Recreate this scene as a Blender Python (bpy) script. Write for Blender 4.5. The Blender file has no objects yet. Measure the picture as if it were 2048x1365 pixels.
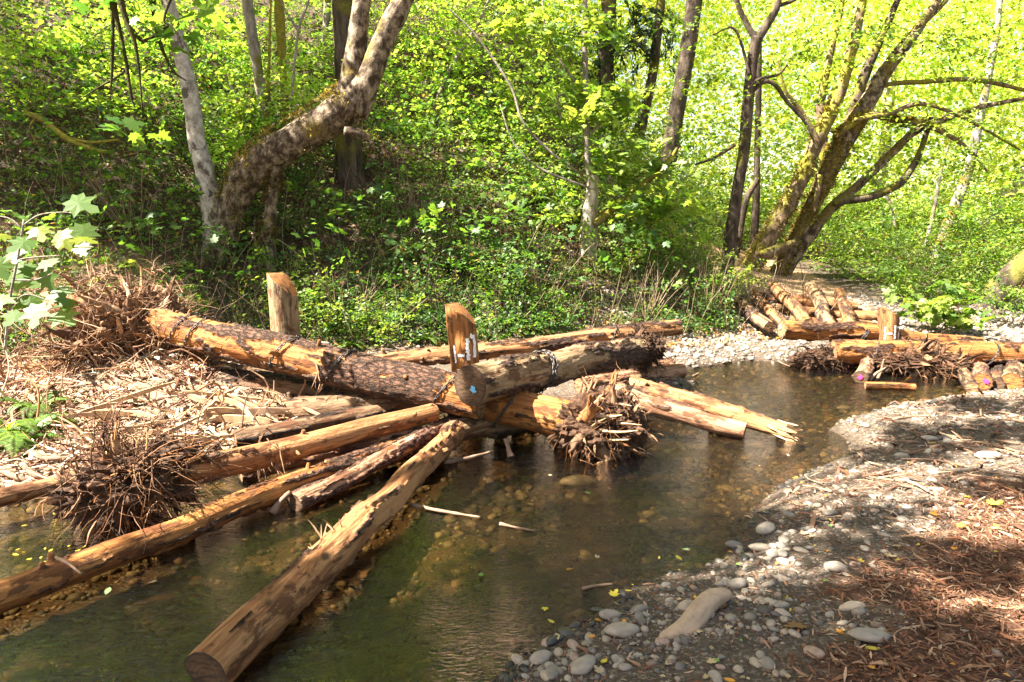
import bpy, bmesh, math, random
import numpy as np
from mathutils import Vector, Matrix

S = bpy.context.scene
COL = S.collection
rng = np.random.default_rng(11)
random.seed(11)
rad = math.radians

# ------------------------------------------------------------------ camera, sky, sun, exposure
CAM_Z = 1.9
PITCH = rad(8.8)
FPX = 24.0 / 36.0 * 2048
cd = bpy.data.cameras.new('camera')
cd.lens = 24.0; cd.sensor_width = 36.0; cd.clip_start = 0.05; cd.clip_end = 600
cam = bpy.data.objects.new('camera', cd); COL.objects.link(cam)
cam.location = (0, 0, CAM_Z); cam.rotation_euler = (rad(90) - PITCH, 0, 0)
S.camera = cam

SUN = np.array([-0.60, -0.16, 0.80]); SUN = SUN / np.linalg.norm(SUN)
SUN_EL = math.asin(SUN[2]); SUN_AZ = math.atan2(SUN[0], SUN[1])
w = bpy.data.worlds.new('World'); S.world = w; w.use_nodes = True
nt = w.node_tree; bg = nt.nodes['Background']
sk = nt.nodes.new('ShaderNodeTexSky'); sk.sky_type = 'NISHITA'; sk.sun_disc = False
sk.sun_elevation = SUN_EL; sk.sun_rotation = SUN_AZ
sk.air_density = 1.0; sk.dust_density = 1.2; sk.ozone_density = 1.0
wb = nt.nodes.new('ShaderNodeMix'); wb.data_type = 'RGBA'; wb.blend_type = 'MULTIPLY'; wb.inputs[0].default_value = 1.0; wb.inputs[7].default_value = (1.2, 1.0, 0.76, 1)   # the camera's warm white balance
nt.links.new(sk.outputs[0], wb.inputs[6]); nt.links.new(wb.outputs[2], bg.inputs[0]); bg.inputs[1].default_value = 0.05
sd = bpy.data.lights.new('sun', 'SUN'); sd.energy = 5.0; sd.angle = rad(0.6); sd.color = (1.0, 0.93, 0.80)
so = bpy.data.objects.new('sun', sd); COL.objects.link(so)
so.rotation_euler = Vector(-SUN).to_track_quat('-Z', 'Y').to_euler()
S.view_settings.view_transform = 'Standard'; S.view_settings.look = 'None'
S.view_settings.gamma = 1.0; S.view_settings.use_curve_mapping = False
S.view_settings.exposure = 3.0
S.render.engine = 'CYCLES'
cy = S.cycles
cy.max_bounces = 6; cy.diffuse_bounces = 3; cy.glossy_bounces = 2; cy.transmission_bounces = 3
cy.transparent_max_bounces = 8; cy.caustics_reflective = False; cy.caustics_refractive = False
cy.sample_clamp_indirect = 6.0; cy.use_denoising = True
cy.use_adaptive_sampling = True; cy.adaptive_threshold = 0.02

# ------------------------------------------------------------------ pixel helpers (photo pixels, 2048 x 1365)
def ray(px, py):
    u = (px - 1024) / FPX; v = -(py - 682.5) / FPX
    c, s = math.cos(PITCH), math.sin(PITCH)
    return np.array([u, c + v * s, -s + v * c])
def P(px, py, Y):
    d = ray(px, py); t = Y / d[1]
    return np.array([0, 0, CAM_Z]) + d * t
def G(px, py, z=0.0):
    d = ray(px, py); t = (z - CAM_Z) / d[2]
    return np.array([0, 0, CAM_Z]) + d * t

# ------------------------------------------------------------------ noise
def _hash(i, j, k):
    n = (i.astype(np.uint32) * np.uint32(374761393) + j.astype(np.uint32) * np.uint32(668265263) + k.astype(np.uint32) * np.uint32(2246822519))
    n = (n ^ (n >> np.uint32(13))) * np.uint32(1274126177)
    n = n ^ (n >> np.uint32(16))
    return (n & np.uint32(0xFFFFFF)).astype(np.float64) / 0xFFFFFF
def vnoise(p):
    p = np.asarray(p, float); f = np.floor(p); t = p - f; t = t * t * (3 - 2 * t)
    i = f.astype(np.int64)
    a, b, c = i[:, 0], i[:, 1], i[:, 2]
    r = 0
    for dx in (0, 1):
        wx = t[:, 0] if dx else 1 - t[:, 0]
        for dy in (0, 1):
            wy = t[:, 1] if dy else 1 - t[:, 1]
            for dz in (0, 1):
                wz = t[:, 2] if dz else 1 - t[:, 2]
                r = r + wx * wy * wz * _hash(a + dx, b + dy, c + dz)
    return r * 2 - 1
def fbm(p, o=4):
    p = np.asarray(p, float); r = 0; a = 0.5; s = 1.0
    for _ in range(o):
        r = r + a * vnoise(p * s + 17.3 * _); a *= 0.5; s *= 2.03
    return r
def sstep(a, b, x):
    t = np.clip((x - a) / (b - a), 0, 1); return t * t * (3 - 2 * t)

# ------------------------------------------------------------------ mesh builder
class MB:
    def __init__(s): s.v = []; s.f = []; s.c = []; s.m = []; s.n = 0
    def add(s, v, f, c=(0, 0, 0, 1), mi=0):
        v = np.asarray(v, float).reshape(-1, 3)
        if not isinstance(f, list): f = [f]
        for q in f:
            q = np.asarray(q, np.int64)
            if q.size: s.f.append(q + s.n); s.m.append(mi)
        c = np.asarray(c, float)
        if c.ndim == 1: c = np.tile(c, (len(v), 1))
        if c.shape[1] == 3: c = np.hstack([c, np.ones((len(c), 1))])
        s.v.append(v); s.c.append(c); s.n += len(v); return s
    def build(s, name, mats, parent=None, origin=None, smooth=True):
        v = np.concatenate(s.v) if s.v else np.zeros((0, 3))
        if origin is not None: v = v - np.asarray(origin)
        me = bpy.data.meshes.new(name)
        loops = np.concatenate([q.ravel() for q in s.f]); tot = np.concatenate([np.full(len(q), q.shape[1]) for q in s.f])
        st = np.concatenate([[0], np.cumsum(tot)[:-1]])
        me.vertices.add(len(v)); me.vertices.foreach_set('co', v.ravel().astype(np.float32))
        me.loops.add(len(loops)); me.loops.foreach_set('vertex_index', loops.astype(np.int32))
        me.polygons.add(len(tot)); me.polygons.foreach_set('loop_start', st.astype(np.int32))
        me.polygons.foreach_set('loop_total', tot.astype(np.int32))
        me.polygons.foreach_set('use_smooth', np.full(len(tot), smooth))
        if not isinstance(mats, (list, tuple)): mats = [mats]
        for m in mats: me.materials.append(m)
        if len(mats) > 1:
            me.polygons.foreach_set('material_index', np.concatenate([np.full(len(q), mi) for q, mi in zip(s.f, s.m)]).astype(np.int32))
        at = me.color_attributes.new('Col', 'FLOAT_COLOR', 'POINT')
        at.data.foreach_set('color', np.concatenate(s.c).ravel().astype(np.float32))
        me.update(calc_edges=True)
        o = bpy.data.objects.new(name, me); COL.objects.link(o)
        if parent is not None: o.parent = parent
        return o

def tag(o, label, cat, group=None, kind=None):
    if label: o['label'] = label
    if cat: o['category'] = cat
    if group: o['group'] = group
    if kind: o['kind'] = kind
    return o
def thing(name, label, cat, loc=(0, 0, 0), group=None):
    o = bpy.data.objects.new(name, None); COL.objects.link(o); o.location = tuple(map(float, loc)); o.empty_display_size = 0.1
    return tag(o, label, cat, group)

def spline(pts, n):
    p = np.asarray(pts, float); m = len(p)
    if m < 3:
        t = np.linspace(0, 1, n)[:, None]; return p[0] * (1 - t) + p[-1] * t
    q = np.vstack([2 * p[0] - p[1], p, 2 * p[-1] - p[-2]])
    u = np.linspace(0, m - 1 - 1e-6, n); i = np.floor(u).astype(int); t = (u - i)[:, None]
    a, b, c, d = q[i], q[i + 1], q[i + 2], q[i + 3]
    return 0.5 * (2 * b + (c - a) * t + (2 * a - 5 * b + 4 * c - d) * t ** 2 + (3 * b - a - 3 * c + d) * t ** 3)
def frames(p):
    T = np.gradient(p, axis=0); T /= np.linalg.norm(T, axis=1)[:, None] + 1e-9
    ref = np.array([0, 0, 1.0]) if abs(T[0, 2]) < 0.8 else np.array([1.0, 0, 0])
    N = np.zeros_like(p); n = ref - T[0] * ref.dot(T[0])
    for i in range(len(p)):
        n = n - T[i] * n.dot(T[i]); n /= np.linalg.norm(n) + 1e-9; N[i] = n
    return T, N, np.cross(T, N)
def grid_faces(n, seg):
    i = np.arange(n - 1)[:, None] * seg; j = np.arange(seg)[None, :]; k = (j + 1) % seg
    return np.stack([i + j, i + k, i + seg + k, i + seg + j], -1).reshape(-1, 4)
def tube(p, r, seg=8, caps=True):
    p = np.asarray(p, float); n = len(p); r = np.broadcast_to(np.asarray(r, float), (n,))
    T, N, B = frames(p); a = np.linspace(0, 2 * math.pi, seg, endpoint=False)
    d = np.cos(a)[None, :, None] * N[:, None] + np.sin(a)[None, :, None] * B[:, None]
    v = (p[:, None] + d * r[:, None, None]).reshape(-1, 3); f = [grid_faces(n, seg)]
    if caps:
        v = np.vstack([v, p[0], p[-1]]); j = np.arange(seg); k = (j + 1) % seg
        f.append(np.stack([np.full(seg, n * seg), k, j], 1)); f.append(np.stack([np.full(seg, n * seg + 1), (n - 1) * seg + j, (n - 1) * seg + k], 1))
    return v, f, np.vstack([d.reshape(-1, 3), np.zeros((2 if caps else 0, 3))])
def wiggle(p0, d, L, n, amp, droop=0.0):
    d = np.asarray(d, float); d = d / (np.linalg.norm(d) + 1e-9); p = [np.asarray(p0, float)]
    for i in range(n):
        d = d + rng.normal(0, amp, 3) + np.array([0, 0, -droop]); d /= np.linalg.norm(d); p.append(p[-1] + d * L / n)
    return np.array(p)
def unit(v): v = np.asarray(v, float); return v / (np.linalg.norm(v) + 1e-9)

# ------------------------------------------------------------------ materials
class NT:
    def __init__(s, name):
        s.m = bpy.data.materials.new(name); s.m.use_nodes = True; s.t = s.m.node_tree; s.t.nodes.clear()
        s.out = s.n('ShaderNodeOutputMaterial')
    def n(s, t, **kw):
        x = s.t.nodes.new(t)
        for k, v in kw.items(): setattr(x, k, v)
        return x
    def l(s, a, b): s.t.links.new(a, b)
    def val(s, sock, v):
        if hasattr(v, 'is_linked'): s.l(v, sock)
        else: sock.default_value = v
    def mapping(s, scale, coord='Object', loc=(0, 0, 0)):
        tc = s.n('ShaderNodeTexCoord'); mp = s.n('ShaderNodeMapping'); s.l(tc.outputs[coord], mp.inputs[0])
        mp.inputs['Scale'].default_value = scale; mp.inputs['Location'].default_value = loc; return mp.outputs[0]
    def noise(s, vec, scale, detail=4, rough=0.55, dist=0.0):
        x = s.n('ShaderNodeTexNoise'); s.l(vec, x.inputs['Vector']); x.inputs['Scale'].default_value = scale
        x.inputs['Detail'].default_value = detail; x.inputs['Roughness'].default_value = rough; x.inputs['Distortion'].default_value = dist
        return x.outputs[0]
    def ramp(s, fac, stops):
        x = s.n('ShaderNodeValToRGB'); s.l(fac, x.inputs[0]); e = x.color_ramp.elements
        while len(e) < len(stops): e.new(0.5)
        for i, (p, c) in enumerate(stops):
            e[i].position = p; e[i].color = (*c, 1) if len(c) == 3 else c
        return x.outputs[0]
    def mix(s, f, a, b, mode='MIX'):
        x = s.n('ShaderNodeMix', data_type='RGBA', blend_type=mode)
        s.val(x.inputs[0], f); s.val(x.inputs[6], a if hasattr(a, 'is_linked') else (*a, 1)); s.val(x.inputs[7], b if hasattr(b, 'is_linked') else (*b, 1))
        return x.outputs[2]
    def math(s, op, a, b=0.0):
        x = s.n('ShaderNodeMath', operation=op); s.val(x.inputs[0], a); s.val(x.inputs[1], b); return x.outputs[0]
    def col(s):
        a = s.n('ShaderNodeAttribute', attribute_name='Col'); return a
    def sep(s, c):
        x = s.n('ShaderNodeSeparateColor'); s.l(c, x.inputs[0]); return x.outputs
    def bsdf(s, color, rough=0.7, spec=0.3, bump=None, bstr=0.4, bdist=0.01):
        b = s.n('ShaderNodeBsdfPrincipled'); s.val(b.inputs['Base Color'], color if hasattr(color, 'is_linked') else (*color, 1))
        s.val(b.inputs['Roughness'], rough); b.inputs['Specular IOR Level'].default_value = spec
        if bump is not None:
            bn = s.n('ShaderNodeBump'); bn.inputs['Strength'].default_value = bstr; bn.inputs['Distance'].default_value = bdist
            s.l(bump, bn.inputs['Height']); s.l(bn.outputs[0], b.inputs['Normal'])
        s.l(b.outputs[0], s.out.inputs[0]); return b

def wood_mat(name, pale, mid, dark, bark_a, bark_b, stain=(0.085, 0.028, 0.010)):
    m = NT(name); v = m.mapping((0.9, 9, 9)); v2 = m.mapping((2.2, 4.5, 4.5)); s = m.sep(m.col().outputs[0])
    g = m.noise(v, 1.6, 6, 0.65, 0.8); base = m.ramp(g, [(0.30, dark), (0.44, mid), (0.58, pale), (0.78, mid)])
    bl = m.noise(v2, 1.5, 6, 0.68, 0.5); base = m.mix(m.ramp(bl, [(0.55, (0, 0, 0)), (0.585, (0.8, 0.8, 0.8))]), base, stain)          # torn inner bark
    sc = m.noise(m.mapping((2.2, 30, 30)), 1.0, 3, 0.7, 0.4); base = m.mix(m.ramp(sc, [(0.60, (0, 0, 0)), (0.68, (0.75, 0.75, 0.75))]), base, (0.05, 0.026, 0.013))    # checks and scars along the grain
    kn = m.n('ShaderNodeTexVoronoi'); m.l(m.mapping((2.6, 5, 5)), kn.inputs[0]); kn.inputs['Scale'].default_value = 1.0
    base = m.mix(m.ramp(kn.outputs['Distance'], [(0.06, (0.9, 0.9, 0.9)), (0.12, (0, 0, 0))]), base, (0.04, 0.02, 0.01))
    grain = m.noise(m.mapping((3, 70, 70)), 1.0, 3, 0.6)
    base = m.mix(0.55, base, m.ramp(grain, [(0.3, (0.30, 0.25, 0.22)), (0.62, (1, 1, 1))]), 'MULTIPLY')
    base = m.mix(m.math('MULTIPLY', s[2], 0.85), base, pale)
    vo = m.n('ShaderNodeTexVoronoi', feature='DISTANCE_TO_EDGE'); dv = m.n('ShaderNodeVectorMath', operation='ADD'); m.l(m.mapping((9, 26, 26)), dv.inputs[0])
    ns = m.n('ShaderNodeTexNoise'); m.l(m.mapping((6, 14, 14)), ns.inputs['Vector']); m.l(ns.outputs[1], dv.inputs[1]); m.l(dv.outputs[0], vo.inputs[0]); vo.inputs['Scale'].default_value = 1.0
    crack = m.ramp(vo.outputs[0], [(0.02, (0, 0, 0)), (0.16, (1, 1, 1))])
    bk = m.noise(m.mapping((9, 22, 22)), 1.0, 5, 0.7); bark = m.ramp(bk, [(0.3, tuple(x * .45 for x in bark_a)), (0.5, bark_a), (0.72, bark_b)])
    bark = m.mix(0.8, bark, crack, 'MULTIPLY')
    c = m.mix(s[0], base, bark)
    dirt = m.noise(m.mapping((3, 6, 6)), 1.7, 6, 0.7)
    c = m.mix(m.ramp(dirt, [(0.56, (0, 0, 0)), (0.70, (0.7, 0.7, 0.7))]), c, (0.045, 0.03, 0.02))
    c = m.mix(s[1], c, (0.018, 0.013, 0.009))
    bh = m.math('ADD', m.math('MULTIPLY', grain, 0.5), m.math('ADD', bk, m.math('MULTIPLY', m.math('MULTIPLY', crack, s[0]), 0.8)))
    m.bsdf(c, 0.75, 0.22, m.math('SUBTRACT', bh, m.math('MULTIPLY', sc, 0.4)), 0.8, 0.022)
    return m.m
W_TAN = wood_mat('peeled_tan_wood', (0.37, 0.19, 0.082), (0.23, 0.098, 0.037), (0.12, 0.045, 0.016), (0.085, 0.042, 0.026), (0.15, 0.085, 0.058))
W_ORANGE = wood_mat('peeled_orange_wood', (0.40, 0.175, 0.052), (0.27, 0.10, 0.026), (0.12, 0.038, 0.011), (0.085, 0.04, 0.022), (0.16, 0.085, 0.054))
W_PINK = wood_mat('pinkish_barked_wood', (0.42, 0.24, 0.14), (0.27, 0.135, 0.075), (0.14, 0.06, 0.035), (0.125, 0.058, 0.04), (0.23, 0.13, 0.10))
W_DARK = wood_mat('weathered_dark_wood', (0.20, 0.12, 0.065), (0.12, 0.065, 0.032), (0.05, 0.028, 0.016), (0.05, 0.03, 0.022), (0.11, 0.075, 0.055))
W_GREY = wood_mat('grey_tan_wood', (0.31, 0.215, 0.12), (0.21, 0.13, 0.068), (0.095, 0.052, 0.027), (0.075, 0.04, 0.027), (0.13, 0.078, 0.056))

def cut_mat(name, a, b, edge=(0.03, 0.02, 0.014)):
    m = NT(name); tc = m.n('ShaderNodeTexCoord'); mp = m.n('ShaderNodeMapping'); m.l(tc.outputs['Object'], mp.inputs[0])
    mp.inputs['Scale'].default_value = (0, 1, 1)
    wv = m.n('ShaderNodeTexWave', wave_type='RINGS', rings_direction='X'); m.l(mp.outputs[0], wv.inputs[0])
    wv.inputs['Scale'].default_value = 14; wv.inputs['Distortion'].default_value = 2.5; wv.inputs['Detail'].default_value = 3
    n = m.noise(m.mapping((1, 7, 30)), 2.0, 5, 0.6); c = m.mix(m.math('MULTIPLY', wv.outputs[0], 0.4), a, b)
    c = m.mix(m.ramp(n, [(0.42, (0, 0, 0)), (0.66, (1, 1, 1))]), c, edge); s = m.sep(m.col().outputs[0]); c = m.mix(s[0], c, edge)
    m.bsdf(c, 0.8, 0.2, n, 0.5, 0.01); return m.m
CUT_DARK = cut_mat('dark_sawn_end', (0.11, 0.062, 0.034), (0.05, 0.028, 0.016))
CUT_TAN = cut_mat('tan_sawn_end', (0.30, 0.17, 0.085), (0.20, 0.10, 0.045))
CUT_ORANGE = cut_mat('orange_sawn_end', (0.34, 0.13, 0.035), (0.22, 0.08, 0.022))

def plain(name, c1, c2, scale=12, rough=0.8, spec=0.2, stretch=(1, 1, 1)):
    m = NT(name); n = m.noise(m.mapping(stretch), scale, 5, 0.6); m.bsdf(m.ramp(n, [(0.3, c1), (0.7, c2)]), rough, spec, n, 0.4, 0.01); return m.m
ROOT_DARK = plain('dark_root', (0.012, 0.007, 0.005), (0.10, 0.05, 0.027), 26)
ROOT_RED = plain('reddish_root', (0.025, 0.012, 0.007), (0.27, 0.145, 0.08), 24)
ROOT_PALE = plain('pale_root', (0.16, 0.085, 0.05), (0.44, 0.29, 0.19), 7)
SPLIT = plain('split_pale_wood', (0.22, 0.13, 0.07), (0.46, 0.31, 0.18), 10, stretch=(1, 1, 1))
STICK = plain('dry_stick_bark', (0.10, 0.06, 0.04), (0.30, 0.19, 0.125), 8)
TWIG = plain('pale_twig', (0.16, 0.12, 0.075), (0.40, 0.31, 0.20), 6)
PAINT_W = plain('white_spray_paint', (0.6, 0.6, 0.6), (0.85, 0.85, 0.85), 30)
PAINT_B = plain('blue_spray_paint', (0.10, 0.32, 0.55), (0.20, 0.48, 0.75), 30)
PAINT_P = plain('pink_spray_paint', (0.65, 0.03, 0.14), (0.8, 0.06, 0.22), 30)
CHAIN = (lambda m: (m.bsdf((0.05, 0.042, 0.038), 0.45, 0.5), m.m)[1])(NT('blackened_chain_steel'))
CHAIN.node_tree.nodes['Principled BSDF'].inputs['Metallic'].default_value = 0.6

def bark_mat(name, a, b, moss, mossb, lichen=None, vstretch=0.35):
    m = NT(name); n = m.noise(m.mapping((1, 1, vstretch)), 9, 6, 0.65, 0.3); c = m.ramp(n, [(0.28, tuple(x * 0.35 for x in a)), (0.45, a), (0.68, b)])
    s = m.sep(m.col().outputs[0]); mn = m.noise(m.mapping((1, 1, 1)), 22, 4, 0.7)
    if lichen:
        l2 = m.noise(m.mapping((1, 1, 0.8)), 5.5, 4, 0.6); c = m.mix(m.ramp(l2, [(0.56, (0, 0, 0)), (0.61, (1, 1, 1))]), c, lichen)
    c = m.mix(s[0], c, m.ramp(mn, [(0.3, moss), (0.7, mossb)]))
    m.bsdf(c, 0.85, 0.15, m.math('ADD', n, mn), 0.7, 0.03); return m.m
B_ALDER = bark_mat('white_alder_bark', (0.30, 0.265, 0.225), (0.54, 0.49, 0.42), (0.09, 0.075, 0.015), (0.22, 0.17, 0.03), (0.09, 0.075, 0.06), 0.9)
B_MAPLE = bark_mat('mottled_dappled_maple_bark', (0.06, 0.04, 0.026), (0.36, 0.28, 0.20), (0.045, 0.03, 0.009), (0.22, 0.16, 0.05), None, 0.7)  # pale patches stand for dry moss and painted-in sun dapples
B_MOSSY = bark_mat('mossy_bark', (0.11, 0.075, 0.045), (0.27, 0.19, 0.12), (0.10, 0.09, 0.012), (0.30, 0.26, 0.04), None, 0.5)
B_DARK = bark_mat('dark_fissured_bark', (0.05, 0.036, 0.026), (0.14, 0.105, 0.08), (0.07, 0.065, 0.012), (0.16, 0.14, 0.03), None, 0.2)
B_GREY = bark_mat('grey_smooth_bark', (0.19, 0.16, 0.135), (0.36, 0.31, 0.26), (0.09, 0.085, 0.015), (0.22, 0.19, 0.03), None, 0.4)
B_SNAG = bark_mat('bleached_snag_wood', (0.30, 0.24, 0.19), (0.62, 0.56, 0.48), (0.07, 0.06, 0.012), (0.16, 0.13, 0.03), None, 0.15)
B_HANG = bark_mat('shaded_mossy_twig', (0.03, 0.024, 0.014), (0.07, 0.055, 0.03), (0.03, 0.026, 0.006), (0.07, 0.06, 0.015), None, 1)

def leaf_mat(name, trans=0.55, tint=(1.65, 1.6, 0.75), gloss=0.022):
    m = NT(name); c = m.col().outputs[0]
    d = m.n('ShaderNodeBsdfDiffuse'); m.l(c, d.inputs[0]); t = m.n('ShaderNodeBsdfTranslucent')
    m.l(m.mix(1.0, c, tint, 'MULTIPLY'), t.inputs[0])
    x = m.n('ShaderNodeMixShader'); x.inputs[0].default_value = trans; m.l(d.outputs[0], x.inputs[1]); m.l(t.outputs[0], x.inputs[2])
    g = m.n('ShaderNodeBsdfGlossy'); g.inputs['Roughness'].default_value = 0.5; g.inputs[0].default_value = (1, 1, 1, 1)
    y = m.n('ShaderNodeMixShader'); y.inputs[0].default_value = gloss; m.l(x.outputs[0], y.inputs[1]); m.l(g.outputs[0], y.inputs[2])
    m.l(y.outputs[0], m.out.inputs[0]); return m.m
LEAF = leaf_mat('green_leaf'); LITTER_LEAF = leaf_mat('fallen_leaf', 0.25, (1.2, 1.1, 0.7), 0.05)
def attr_mat(name, rough=0.8, spec=0.25, nscale=40, amt=0.5):
    m = NT(name); n = m.noise(m.mapping((1, 1, 1)), nscale, 4, 0.65)
    c = m.mix(amt, m.col().outputs[0], m.ramp(n, [(0.25, (0.45, 0.43, 0.42)), (0.7, (1, 1, 1))]), 'MULTIPLY')
    m.bsdf(c, rough, spec, n, 0.3, 0.004); return m.m
STONE = attr_mat('river_stone', 0.75, 0.3); CHIP = attr_mat('wood_chip', 0.8, 0.15, 60, 0.4); TWIGC = attr_mat('thin_stem', 0.8, 0.15)
WET = attr_mat('wet_stone', 0.28, 0.5)

# ------------------------------------------------------------------ the ground as a function
STREAM_PX = [(985, 1365), (1045, 1318), (1120, 1275), (1190, 1232), (1250, 1182), (1330, 1152), (1440, 1130), (1460, 1085), (1490, 1040), (1540, 988), (1590, 962),
    (1660, 928), (1700, 905), (1690, 878), (1655, 860), (1700, 838), (1780, 815), (1880, 797), (1960, 788), (2090, 778),
    (2120, 742), (1900, 738), (1700, 733), (1600, 726), (1500, 722), (1400, 734), (1350, 750), (1395, 768), (1340, 790), (1260, 798), (1100, 800), (900, 822), (700, 862), (560, 900), (430, 930), (180, 985), (0, 1004)]
_poly = [G(a, b, 0)[:2] for a, b in STREAM_PX] + [np.array([-5.5, 4.0]), np.array([-12, 3.2]), np.array([-14, 0]), np.array([-9, -3]), np.array([-2.6, -1.5]), np.array([-1.0, 1.0])]
POLY = np.array(_poly)
def sdf(x, y, poly=POLY):
    """positive outside the polygon, negative inside"""
    q = np.stack([x, y], -1); d = np.full(x.shape, 1e9); ins = np.zeros(x.shape, bool); n = len(poly)
    for i in range(n):
        a, b = poly[i], poly[(i + 1) % n]; ab = b - a; ap = q - a
        t = np.clip((ap @ ab) / (ab @ ab + 1e-12), 0, 1); e = ap - t[..., None] * ab
        d = np.minimum(d, (e ** 2).sum(-1))
        cond = (a[1] > y) != (b[1] > y)
        xi = (b[0] - a[0]) * (y - a[1]) / (b[1] - a[1] + 1e-12) + a[0]
        ins ^= cond & (x < xi)
    d = np.sqrt(d); return np.where(ins, -d, d)
FX = np.array([-60, -20, -10, -7.5, -5, -3, 0, 2.8, 4.2, 6, 9, 14, 25, 60.]); FY = np.array([0, 5.5, 7.4, 8.3, 9.2, 9.9, 10.5, 11.8, 12.5, 12.7, 13.0, 14.5, 17, 22.])
SX = np.array([-60, -4, 0, 3, 4.6, 6.5, 12, 60.]); SL = np.array([.82, .82, .74, .55, .36, .21, .18, .2])
def hill(x, y):
    d = (y - np.interp(x, FX, FY)) * 0.95
    sp = 0.35 * np.log1p(np.exp(np.clip(d / 0.35, -40, 40)))
    far = np.where(sp > 20, 20 + (sp - 20) * 0.12, sp)
    return np.interp(x, SX, SL) * far
def ground(x, y, fine=True):
    x = np.asarray(x, float); y = np.asarray(y, float); sh = x.shape; x = x.ravel(); y = y.ravel()
    s = sdf(x, y); z3 = np.stack([x, y, np.zeros_like(x)], 1)
    land = 0.012 + 0.11 * (1 - np.exp(-np.maximum(s, 0) / 0.35)) + 0.045 * np.minimum(np.maximum(s, 0), 2.5)
    bed = -0.02 - 0.16 * (1 - np.exp(np.minimum(s, 0) / 0.45))
    h = np.where(s > 0, land, bed) + hill(x, y)
    hh = sstep(0.15, 1.2, np.abs(s)) 
    h = h + fbm(z3 * 0.7 + 5, 3) * 0.10 * hh * np.where(s > 0, 1, 0.5) + hill(x, y) * 0.12 * fbm(z3 * 0.5 + 9, 3)
    mc = G(255, 800, .2); h = h + .40 * np.exp(-(((x - mc[0]) / 1.1) ** 2 + ((y - mc[1] - .2) / .7) ** 2)) * sstep(0, .6, s)
    if fine: h = h + fbm(z3 * 5.0, 3) * 0.022 + fbm(z3 * 22.0, 2) * 0.008
    h = np.where((s > 0.03), np.maximum(h, 0.012), h); h = np.where(s < -0.05, np.minimum(h, -0.015), h)
    return h.reshape(sh)
def gz(x, y): return float(ground(np.array([x]), np.array([y]))[0])
def RG(px, py, off=0.0, y0=2.0, y1=40):
    """where the line of sight through a photo pixel meets the ground (raised by off)"""
    d = ray(px, py); ys = np.linspace(y0, y1, 700); p = np.array([0, 0, CAM_Z]) + d[None] * (ys / d[1])[:, None]
    g = ground(p[:, 0], p[:, 1], False) + off; k = np.argmax(p[:, 2] < g); return np.array([p[k, 0], p[k, 1], g[k]])
MULCH = np.array([G(a, b, .2)[:2] for a, b in [(1640, 1420), (1690, 1330), (1725, 1240), (1750, 1160), (1820, 1085), (1890, 1015), (2100, 950), (2500, 930), (2700, 1420)]])
def mulch_mask(x, y): return sstep(0.22, -0.22, sdf(x, y, MULCH) + 0.35 * fbm(np.stack([x, y, x * 0], 1) * 2.5, 3))
DUFF = np.array([G(a, b, .2)[:2] for a, b in [(-300, 960), (200, 940), (420, 900), (700, 850), (640, 800), (420, 800), (330, 690), (60, 690), (-300, 730)]])
DIRT = np.array([P(a, b, Y)[:2] for a, b, Y in [(1420, 565, 15.5), (1480, 600, 14.3), (1590, 645, 13), (1740, 655, 13), (1710, 612, 14.4), (1650, 584, 15.6), (1600, 560, 17.0), (1520, 538, 18.4), (1440, 536, 18.4)]])

# ground sheet
def axis(lo, hi, dense_lo, dense_hi, step, grow=1.13):
    a = list(np.arange(dense_lo, dense_hi + 1e-6, step)); s = step
    while a[-1] < hi: s *= grow; a.append(a[-1] + s)
    s = step
    while a[0] > lo: s *= grow; a.insert(0, a[0] - s)
    return np.array(a)
gx = axis(-95, 95, -7, 9, 0.045); gy = axis(-40, 110, 1.6, 13.5, 0.045)
XX, YY = np.meshgrid(gx, gy, indexing='ij'); x = XX.ravel(); y = YY.ravel()
z = ground(x, y); s_ = sdf(x, y)
col = np.zeros((len(x), 4)); col[:, 3] = 1
col[:, 0] = mulch_mask(x, y)
col[:, 1] = sstep(0.3, 1.4, hill(x, y)) * (1 - sstep(0.3, -0.2, sdf(x, y, DIRT)))
col[:, 2] = np.maximum(sstep(0.25, -0.15, sdf(x, y, DIRT)), 0.55 * sstep(0.3, -0.2, sdf(x, y, DUFF)))
col[:, 3] = (.62 + .38 * sstep(-.25, -.9, s_)) * sstep(0.16, 0.0, s_ + 0.06 * fbm(np.stack([x, y, z], 1) * 4, 2))     # wet next to and under the water
nx, ny = len(gx), len(gy); i = np.arange(nx - 1)[:, None] * ny; j = np.arange(ny - 1)[None, :]
b = MB(); b.add(np.stack([x, y, z], 1), np.stack([i + j, i + ny + j, i + ny + j + 1, i + j + 1], -1).reshape(-1, 4), col)
m = NT('ground_soil'); at = m.col(); sp = m.sep(at.outputs[0]); v = m.mapping((1, 1, 1))
n1 = m.noise(v, 9, 6, 0.7); n2 = m.noise(v, 60, 4, 0.7)
vor = m.n('ShaderNodeTexVoronoi'); m.l(v, vor.inputs[0]); vor.inputs['Scale'].default_value = 62; vor.inputs['Randomness'].default_value = 1
vs = m.sep(vor.outputs['Color']); grit = m.ramp(vs[0], [(0.0, (0.05, 0.04, 0.03)), (0.5, (0.12, 0.095, 0.075)), (0.85, (0.24, 0.195, 0.15)), (1, (0.32, 0.265, 0.21))])
soil = m.ramp(n1, [(0.3, (0.03, 0.021, 0.014)), (0.6, (0.075, 0.053, 0.037)), (0.8, (0.13, 0.095, 0.068))])
c = m.mix(m.ramp(n2, [(0.46, (0, 0, 0)), (0.62, (.8, .8, .8))]), soil, grit)
c = m.mix(sp[0], c, m.ramp(n2, [(0.3, (0.035, 0.018, 0.011)), (0.7, (0.12, 0.062, 0.036))]))
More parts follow.
